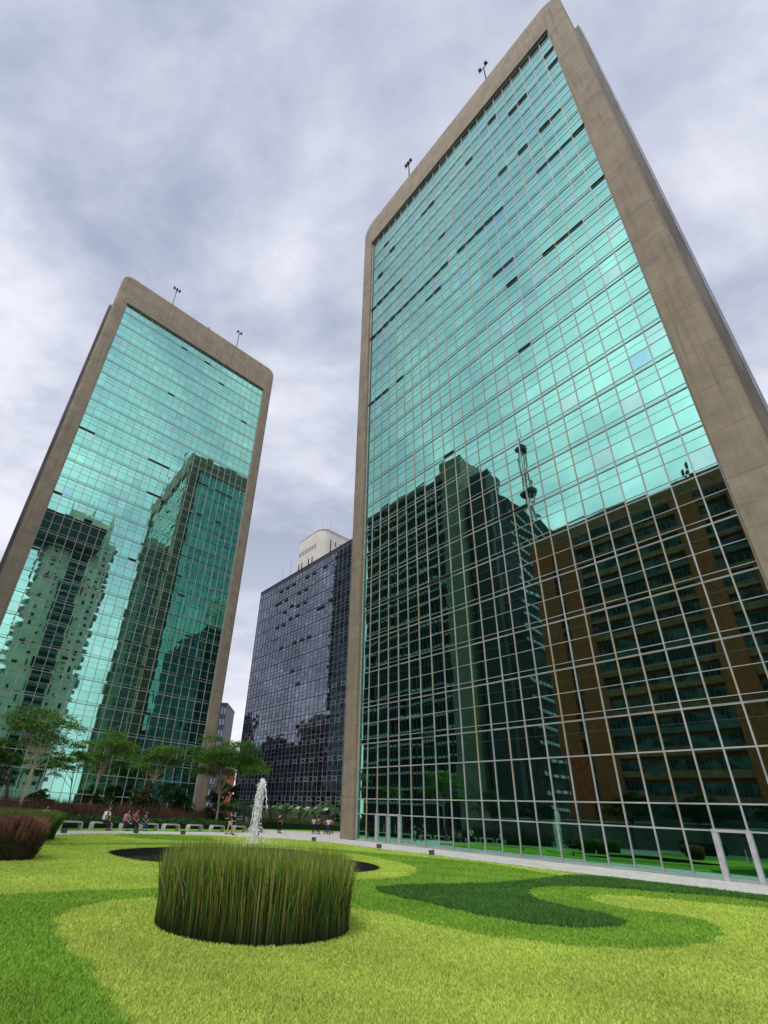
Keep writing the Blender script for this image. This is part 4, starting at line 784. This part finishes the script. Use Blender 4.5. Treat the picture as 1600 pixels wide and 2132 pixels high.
for k in range(29):
    z=4+k*3.2
    mb=MB()
    for s0_ in (-10.4,11.3):
        sg=1 if s0_>0 else -1; poly=[(s0_,1)]
        for i in range(9): a=math.pi*i/8; poly.append((s0_+sg*(1.8*math.sin(a)),2.8-2.6*math.cos(a)))
        poly.append((s0_,6)); mb.prism(poly,z,z+1.05,T=TLl)
    mb.box(-3.4,3.6,-1.5,.15,z,z+1.0,T=TLl); b_=mb.build('balcony',BALC,rtw)
    mb=MB(); mb.box(-3.2,3.4,.05,.19,z+1.02,z+2.9,T=TLl); [mb.box(s,s+w_,.05,.19,z+1.3,z+1.3+h_,T=TLl) for s,w_,h_ in ((-8.8,1.1,1.3),(-6.0,.7,.8),(5.2,.7,.8),(8.0,1.1,1.3)) if rr.random()<.8]; mb.build('windows',RGL,rtw)
    if k%5==3: MB().box(-5.2,-4.4,.02,.18,z+1.2,z+2.2,T=TLl).build('vent_window',RGL,rtw)
mb=MB(); mb.box(-5,24,-6,9,88.5,98.6,T=TLl); cb_=mb.build('sky_bridge_block',FIN,rtw)
mb=MB(); [mb.box(-4.6+i*2.2,-3.0+i*2.2,-6.1,-5.95,91,96.5,T=TLl) for i in range(13)]; mb.build('block_windows',RGL,cb_); MB().box(-5.6,24.6,-6.6,9.6,98.6,99.6,T=TLl).build('roof_slab',DARKM,cb_)
# blocks beyond the left tower, mirrored low in the dark office block
GREYB=[mat('grey_block_render',(.10,.10,.10),.85,var=.25,scale=.3),mat('tan_block_render',(.20,.17,.12),.85,var=.2,scale=.3),mat('dark_block_render',(.025,.028,.03),.6,var=.3,scale=.3)]
for i,(s,wd_,h,mi,lab) in enumerate(((-287,26,66,2,'dark tall block, leftmost of those mirrored low in the dark office block'),(-258,26,39,0,'low grey block mirrored low in the dark office block, second from left'),(-228,30,42,2,'dark wide block mirrored low in the dark office block, third from left'),(-205,15,37,0,'grey narrow block mirrored in the dark office block, left of the tan one'),(-187,17,51,1,'tan block, tallest but one of those mirrored low in the dark office block'),(-164,24,47,2,'dark block, rightmost of those mirrored low in the dark office block'))):
    e_=empty('city_block',RO+RD*s+RN*80,lab,'building','blocks mirrored in the dark office block'); MB().box(-wd_/2,wd_/2,0,14,0,h,T=TRr).build('wall',GREYB[mi],e_); mb=MB()
    for k in range(int(h/3.5)): 
        for u in range(int(wd_/3)): mb.box(-wd_/2+.8+u*3,-wd_/2+2.6+u*3,-.12,.02,1.5+k*3.5,3.3+k*3.5,T=TRr)
    tag(mb.build('windows',WIN1,e_),kind='stuff'); MB().box(-wd_/4,wd_/4,3,9,h,h+3.5,T=TRr).build('roof_box',GREYB[0],e_)
# side street front behind the photographer (hedges, wall, trees, car)
SW=mat('street_wall_render',(.13,.13,.11),.9,var=.25,scale=.5)
def Rw(s,t): return (RO+RD*s+RN*t)
for i,(s,t,Ls,lab) in enumerate(((24,49.5,4.6,'low dark clipped hedge block behind the photographer, mirrored left of the car'),(33.5,49.5,2.6,'short dark clipped hedge behind the photographer, mirrored in the near tower\'s base'),(38.5,49.5,3.2,'dark clipped hedge behind the photographer, mirrored beside the near glass door'),(12,49.5,5,'long dark clipped hedge behind the photographer, mirrored mid-base of the near tower'))):
    e_=empty('clipped_hedge',Rw(s,t),lab,'hedge','clipped hedges behind the photographer'); n=2600; P=np.c_[rng.uniform(-Ls/2,Ls/2,n),rng.uniform(-.8,.8,n)]; P3=np.c_[np.array([RD[:2]*a+RN[:2]*b for a,b in P]),rng.uniform(.1,1.25,n)]
    blades('foliage',P3,np.full(n,.16),np.full(n,.05),rng.uniform(.3,1.6,n),rc(n,(.015,.04,.012),.3),rc(n,(.05,.12,.03),.3),BLADE,None,e_,kind='stuff')
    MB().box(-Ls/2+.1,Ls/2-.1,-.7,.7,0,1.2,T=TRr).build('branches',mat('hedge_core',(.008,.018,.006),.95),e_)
e_=empty('street_wall',Rw(12,58),'long pale boundary wall in front of the brown building','wall'); MB().box(-40,40,-.2,.2,0,3.3,T=TRr).build('wall',SW,e_); MB().box(-40.1,40.1,-.3,.3,3.3,3.5,T=TRr).build('coping',WHITE,e_)
for i,(s,t,h,rd_,lab) in enumerate(((20,54,6.5,2.8,'dark street tree behind the photographer, mirrored in the near tower\'s middle'),(29,55,6,2.6,'forked street tree behind the photographer, mirrored above the car'),(40,54,6.5,3,'street tree behind the photographer, mirrored by the near glass door'),(2,54,7.5,3.4,'tallest street tree behind the photographer, mirrored at the near tower\'s far end'),(-12,52,7,3,'street tree behind the photographer, mirrored beside the far end of the near tower'),(11,55,8,3.6,'broad street tree behind the photographer, left of the dark middle one'),(35,56,8,3.4,'tall street tree behind the photographer, between the forked one and the door'),(47,55,8,3.6,'street tree behind the photographer, farthest right in the near tower mirror'),(-22,54,8.5,3.8,'tall street tree behind the photographer, leftmost in the near tower mirror'))):
    X=Rw(s,t); e_=empty('street_tree',X,lab,'tree','street trees behind the photographer'); mb=MB(); mb.tube([(0,0,0),(.1,0,h*.45)],[.16,.11],7); C=[]; r2=random.Random(i+50)
    for j in range(14): a=j*2.4; f=math.sqrt((j+.5)/14); p=(math.cos(a)*f*rd_,math.sin(a)*f*rd_,h*r2.uniform(.6,.98)-.12*h*f); C.append((*p,rd_*r2.uniform(.3,.45))); mb.tube([(.1,0,h*.42),p],[.07,.02],5,cap=False)
    mb.build('trunk',BARKD,e_); leaves('crown',np.array(C),4200,.3,((.012,.04,.012),(.05,.11,.03)),e_,seed=i+60,flat=.5)
def car(X,rz,label,paint):
    e_=empty('parked_car',X,label,'car',rz=rz); prof=[(-2.1,.35),(-2.12,.75),(-1.95,.95),(-1.35,1.0),(-.75,1.42),(.65,1.45),(1.35,1.02),(2.0,.88),(2.12,.7),(2.1,.35)]
    V=[];Fc=[];n=len(prof)
    for y,ins in ((-.86,0),(-.78,.0),(.78,.0),(.86,0)):
        for a,b in prof: V.append((a,(y if b<1.01 else y*.84),b))
    for k in range(3):
        for i in range(n): j=(i+1)%n; Fc.append((k*n+i,k*n+j,(k+1)*n+j,(k+1)*n+i))
    Fc+= [tuple(range(n)),tuple(range(4*n-1,3*n-1,-1))]; MB().add(V,Fc).build('body',paint,e_,bevel=.04)
    for sg in (-1,1): MB().add([(-1.15,sg*.775,1.03),(1.15,sg*.775,1.03),(.62,sg*.74,1.39),(-.70,sg*.74,1.37)],[(0,1,2,3)]).build('side_window',WIN1,e_)
    for a in (-1.3,1.3):
        for sg in (-1,1):
            w_=MB().tube([(a,sg*.72,.33),(a,sg*.9,.33)],.33,16).build('wheel',BLACK,e_); MB().tube([(a,sg*.9,.33),(a,sg*.915,.33)],.19,10).build('rim',STEEL,w_)
    for sg in (-1,1): MB().box(2.05,2.15,sg*.62-.16,sg*.62+.16,.62,.78).build('headlight',WHITE,e_); MB().box(-2.16,-2.06,sg*.66-.12,sg*.66+.12,.7,.85).build('tail_light',ORANGE,e_)
car(Rw(28.5,52.5),math.atan2(RD[1],RD[0]),'silver parked car behind the photographer, mirrored low in the near tower',mat('silver_paint',(.45,.47,.48),.3,.4,.5))
# ------------------------------------------------------------------ people
SKINS=[(.42,.25,.17),(.30,.17,.11),(.16,.085,.05),(.50,.33,.25)]
def skinmesh(name,V,E,Rr,matl,parent,sub=1):
    me=bpy.data.meshes.new(name); me.from_pydata([tuple(v) for v in V],E,[]); me.materials.append(matl); o=bpy.data.objects.new(name,me); COL.objects.link(o); o.parent=parent
    bm=bmesh.new(); bm.from_mesh(me); ly=bm.verts.layers.skin.verify()
    for i,v in enumerate(bm.verts): v[ly].radius=(Rr[i],Rr[i]) if not hasattr(Rr[i],'__len__') else Rr[i]; v[ly].use_root=(i==0)
    bm.to_mesh(me); bm.free()
    s_=o.modifiers.new('skin','SKIN'); s_.use_smooth_shade=True; b=o.modifiers.new('sub','SUBSURF'); b.levels=sub; b.render_levels=sub; return o
MC={}
def cm(c,r=.85):
    k=tuple(round(x,3) for x in c)
    if k not in MC: MC[k]=mat('cloth_or_skin',c,r,spec=.2,var=.1,scale=20)
    return MC[k]
def person(X,face,label,pose,top,bottom,skin=0,hair=(.012,.01,.009),h=1.7,hairlen=.0,shorts=False,dress=False,group=None,arms='down',shoe=(.03,.03,.03)):
    """face: heading of the chest in radians; local +y is forward, +x is the person's right"""
    e_=empty('person',(X[0],X[1],0),label,'person',group,rz=face-math.pi/2); k=h/1.7; S=lambda *p:Vector(p)*k
    if pose=='sit': hip=S(0,-.05,.55); ch=S(0,.13,1.0); nk=S(0,.22,1.17); hd=S(0,.30,1.30)
    else: hip=S(0,0,.93); ch=S(0,.0,1.30); nk=S(0,.01,1.46); hd=S(0,.035,1.585)
    V=[hip,hip.lerp(ch,.5),ch,nk,nk.lerp(hd,.45),hd,hd+S(0,.0,.07),hd+S(0,.1,-.02)]; Rr=[.135*k,.125*k,.15*k,.062*k,.058*k,.088*k,.078*k,.020*k]; E=[(0,1),(1,2),(2,3),(3,4),(4,5),(5,6),(5,7)]
    Rr[0]=(.15*k,.105*k);Rr[1]=(.13*k,.1*k);Rr[2]=(.165*k,.11*k)
    for sx in (-1,1): V.append(hd+S(.085*sx,-.01,0)); Rr.append(.018*k); E.append((5,len(V)-1))
    J={}
    for sx in (-1,1):
        if pose=='sit': kn=S(.13*sx,.42,.50); an=S(.14*sx,.45+.03*sx,.09); toe=an+S(.02*sx,.17,-.05)
        elif pose=='walk': kn=S(.09*sx,.14*sx+.04,.49); an=S(.09*sx,.22*sx-.06,.10 if sx>0 else .14); toe=an+S(0,.16,-.06)
        else: kn=S(.10*sx,.02,.49); an=S(.12*sx,-.01,.09); toe=an+S(.03*sx,.16,-.05)
        hj=hip+S(.09*sx,0,-.04); i0=len(V); V+=[hj,hj.lerp(kn,.5),kn,kn.lerp(an,.35),an,toe]; Rr+=[.095*k,.082*k,.058*k,.056*k,.038*k,.034*k]; E+=[(0,i0),(i0,i0+1),(i0+1,i0+2),(i0+2,i0+3),(i0+3,i0+4),(i0+4,i0+5)]
        sh=ch.lerp(nk,.55)+S(.185*sx,0,-.01)
        am=arms[0 if sx<0 else 1] if isinstance(arms,(tuple,list)) else arms
        if pose=='sit': el=sh+S(.05*sx,.10,-.27); wr=S(.06*sx,.42,.66)
        elif am=='down': el=sh+S(.05*sx,-.03,-.29); wr=el+S(.0,.06,-.25)
        elif am=='bent': el=sh+S(.06*sx,-.02,-.28); wr=el+S(-.10*sx,.20,.04)
        elif am=='out': el=sh+S(.20*sx,.10,-.20); wr=el+S(.20*sx,.12,.0)
        elif am=='head': el=sh+S(.14*sx,.12,-.02); wr=hd+S(.09*sx,.05,-.03)
        j=len(V); V+=[sh,sh.lerp(el,.5),el,wr]; Rr+=[.058*k,.047*k,.038*k,.025*k]; E+=[(2,j),(j,j+1),(j+1,j+2),(j+2,j+3)]
        d=(wr-el).normalized(); sd_=Vector((1,0,0)) if abs(d.x)<.6 else Vector((0,0,1)); sd_=(sd_-d*sd_.dot(d)).normalized(); pl=wr+d*.06*k; V.append(pl); Rr.append((.034*k,.016*k)); E.append((j+3,j+4)); dn=d.cross(sd_)
        for q,(o_,l_) in enumerate(((-.027,.062),(-.009,.072),(.009,.068),(.027,.052))):
            a_=pl+sd_*o_*k+d*.025*k; b_=a_+d*l_*.5*k; c_=b_+(d*.8+dn*.5).normalized()*l_*.5*k; m_=len(V); V+=[a_,b_,c_]; Rr+=[.0095*k,.0085*k,.007*k]; E+=[(j+4,m_),(m_,m_+1),(m_+1,m_+2)]
        a_=wr+d*.03*k-sd_*sx*.03*k; m_=len(V); V+=[a_,a_+(d-sd_*sx*.7).normalized()*.045*k]; Rr+=[.011*k,.009*k]; E+=[(j+3,m_),(m_,m_+1)]
        J[sx]=(hj,kn,an,toe,sh,el,wr)
    skinmesh('body',V,E,Rr,cm(SKINS[skin],.6),e_)
    g=.018*k
    tv=[hip+S(0,0,.0),hip.lerp(ch,.5),ch,ch.lerp(nk,.5)]; tr=[(.155*k+g,.115*k+g),(.137*k+g,.107*k+g),(.165*k+g,.112*k+g),(.09*k,.075*k)]; te=[(0,1),(1,2),(2,3)]
    for sx in (-1,1):
        hj,kn,an,toe,sh,el,wr=J[sx]; j=len(tv); tv+=[sh,sh.lerp(el,.55),el.lerp(sh,.2)]; tr+=[.062*k+g*.7,.055*k+g*.6,.05*k+g*.5]; te+=[(2,j),(j,j+1),(j+1,j+2)]
    skinmesh('shirt',tv,te,tr,cm(top),e_)
    tv=[hip+S(0,0,.05)];tr=[(.16*k,.12*k)];te=[]
    for sx in (-1,1):
        hj,kn,an,toe,sh,el,wr=J[sx]; j=len(tv); end=hj.lerp(kn,.6) if shorts else kn
        tv+=[hj,hj.lerp(kn,.5) if not shorts else hj.lerp(kn,.3),end]; tr+=[.105*k,.093*k,.075*k if not shorts else .088*k]; te+=[(0,j),(j,j+1),(j+1,j+2)]
        if not shorts: tv+=[kn.lerp(an,.6),an+Vector((0,0,.02*k))]; tr+=[.066*k,.058*k]; te+=[(j+2,j+3),(j+3,j+4)]
    skinmesh('skirt' if dress else 'trousers',tv,te,tr,cm(bottom),e_)
    mb=MB()
    for sx in (-1,1):
        an,toe=J[sx][2],J[sx][3]; a_=an+Vector((0,-.05*k,-.05*k)); mb.tube([(a_.x,a_.y,max(.035,a_.z)),((a_.x+toe.x)/2,(a_.y+toe.y)/2,max(.04,toe.z)),(toe.x,toe.y+.05*k,max(.03,toe.z-.01))],[.042*k,.05*k,.032*k],8)
    mb.build('shoes',cm(shoe),e_,smooth=True)
    bm=bmesh.new(); bmesh.ops.create_uvsphere(bm,u_segments=14,v_segments=9,radius=1)
    for v in bm.verts: v.co=Vector((v.co.x*.100,v.co.y*.108-.022,v.co.z*.115+.035))*k; 
    for v in list(bm.verts):
        if v.co.y>.035*k and v.co.z<.055*k: v.co.y=.02*k
        if hairlen and v.co.z<0 and v.co.y<.03*k: v.co.z-=hairlen*k
    me=bpy.data.meshes.new('hair'); bm.to_mesh(me); bm.free(); me.materials.append(cm(hair,.6)); me.polygons.foreach_set('use_smooth',[True]*len(me.polygons)); o=bpy.data.objects.new('hair',me); COL.objects.link(o); o.parent=e_; o.location=hd
    for nm,off,rad_,c_ in (('eye',(-.03,.083,.012),.011,(.02,.02,.02)),('eye',(.03,.083,.012),.011,(.02,.02,.02)),('mouth',(0,.083,-.05),.016,(.25,.07,.06))):
        bm=bmesh.new(); bmesh.ops.create_uvsphere(bm,u_segments=8,v_segments=5,radius=rad_*k); me=bpy.data.meshes.new(nm); 
        if nm=='mouth': [setattr(v.co,'z',v.co.z*.4) for v in bm.verts]
        bm.to_mesh(me); bm.free(); me.materials.append(cm(c_,.4)); o=bpy.data.objects.new(nm,me); COL.objects.link(o); o.parent=e_; o.location=hd+S(*off)
    return e_
def toward(X,off=0): return math.atan2(-X[1],-X[0])+off
bdir=np.array([math.cos(BA),math.sin(BA)]); bn=np.array([bdir[1],-bdir[0]])   # bench normal towards the lawn
fb=math.atan2(bn[1],bn[0])
def seat(i,along,fwd=.02): 
    X=BPOS[i]; return np.array([X[0]+bdir[0]*along+bn[0]*fwd,X[1]+bdir[1]*along+bn[1]*fwd,0])
person(seat(1,.1),fb+.3,'bald man in white T-shirt and dark trousers sitting leaning forward on a bench','sit',(.78,.80,.82),(.015,.015,.018),1,(.10,.06,.045),1.8)
person(seat(2,-.55),fb+.1,'person in a pink top sitting on a bench, left of the one in purple','sit',(.62,.20,.26),(.02,.02,.03),0,h=1.62,hairlen=.06)
person(seat(2,.2),fb,'person in a purple shirt and black trousers sitting beside the pink-topped one','sit',(.22,.045,.14),(.012,.012,.014),1,h=1.68)
person(seat(3,-.6),fb-.1,'person in a black top and blue jeans, rightmost of the seated people','sit',(.015,.018,.02),(.05,.08,.14),1,h=1.6,hairlen=.05)
person(seat(9,-.1),fb,'person in a white shirt seated half hidden behind the green grass clump','sit',(.80,.80,.80),(.10,.10,.12),1,h=1.65)
X=gnd(483.5,1739); person(X,toward(X,.9),'woman in a short black dress walking along the path left of the fountain','walk',(.008,.008,.01),(.008,.008,.01),0,h=1.68,hairlen=.16,shorts=True,dress=True,arms=('down','down'))
X=gnd(478,1737.5); person(X,toward(X,-1.2),'person in dark top and pale shorts with outstretched arm, left of the black dress','walk',(.02,.02,.03),(.55,.50,.45),0,h=1.66,shorts=True,arms=('out','out'))
X=gnd(581,1735); person(X,toward(X,2.4),'man in a black jacket and black trousers standing alone right of the fountain','stand',(.008,.008,.01),(.008,.008,.01),1,h=1.86,arms=('head','down'))
for px,py,lab,tp,bt,sk,hh,po in ((652.5,1736,'woman in a light blue shirt and dark trousers, leftmost of the walking group',(.16,.42,.52),(.015,.018,.025),0,1.68,'stand'),(662.5,1737,'person in a dark grey shirt and dark trousers, second from left in the walking group',(.05,.055,.06),(.015,.015,.02),1,1.74,'stand'),(677,1736,'person in dark red and black between the grey and the white patterned shirts',(.14,.05,.06),(.02,.02,.03),0,1.62,'walk'),(683.5,1738,'person in a white and pale blue shirt and blue jeans in the walking group',(.52,.56,.74),(.03,.04,.09),0,1.72,'stand'),(691,1736,'person in a tan jacket and black trousers, rightmost of the walking group',(.22,.15,.10),(.015,.015,.018),1,1.68,'walk')):
    X=gnd(px,py); person(X,toward(X,{'stand':2.6,'walk':-2.2}[po]),lab,po,tp,bt,sk,h=hh,hairlen=.08 if sk==0 else 0,arms='bent',group='group of people walking beside the right tower')
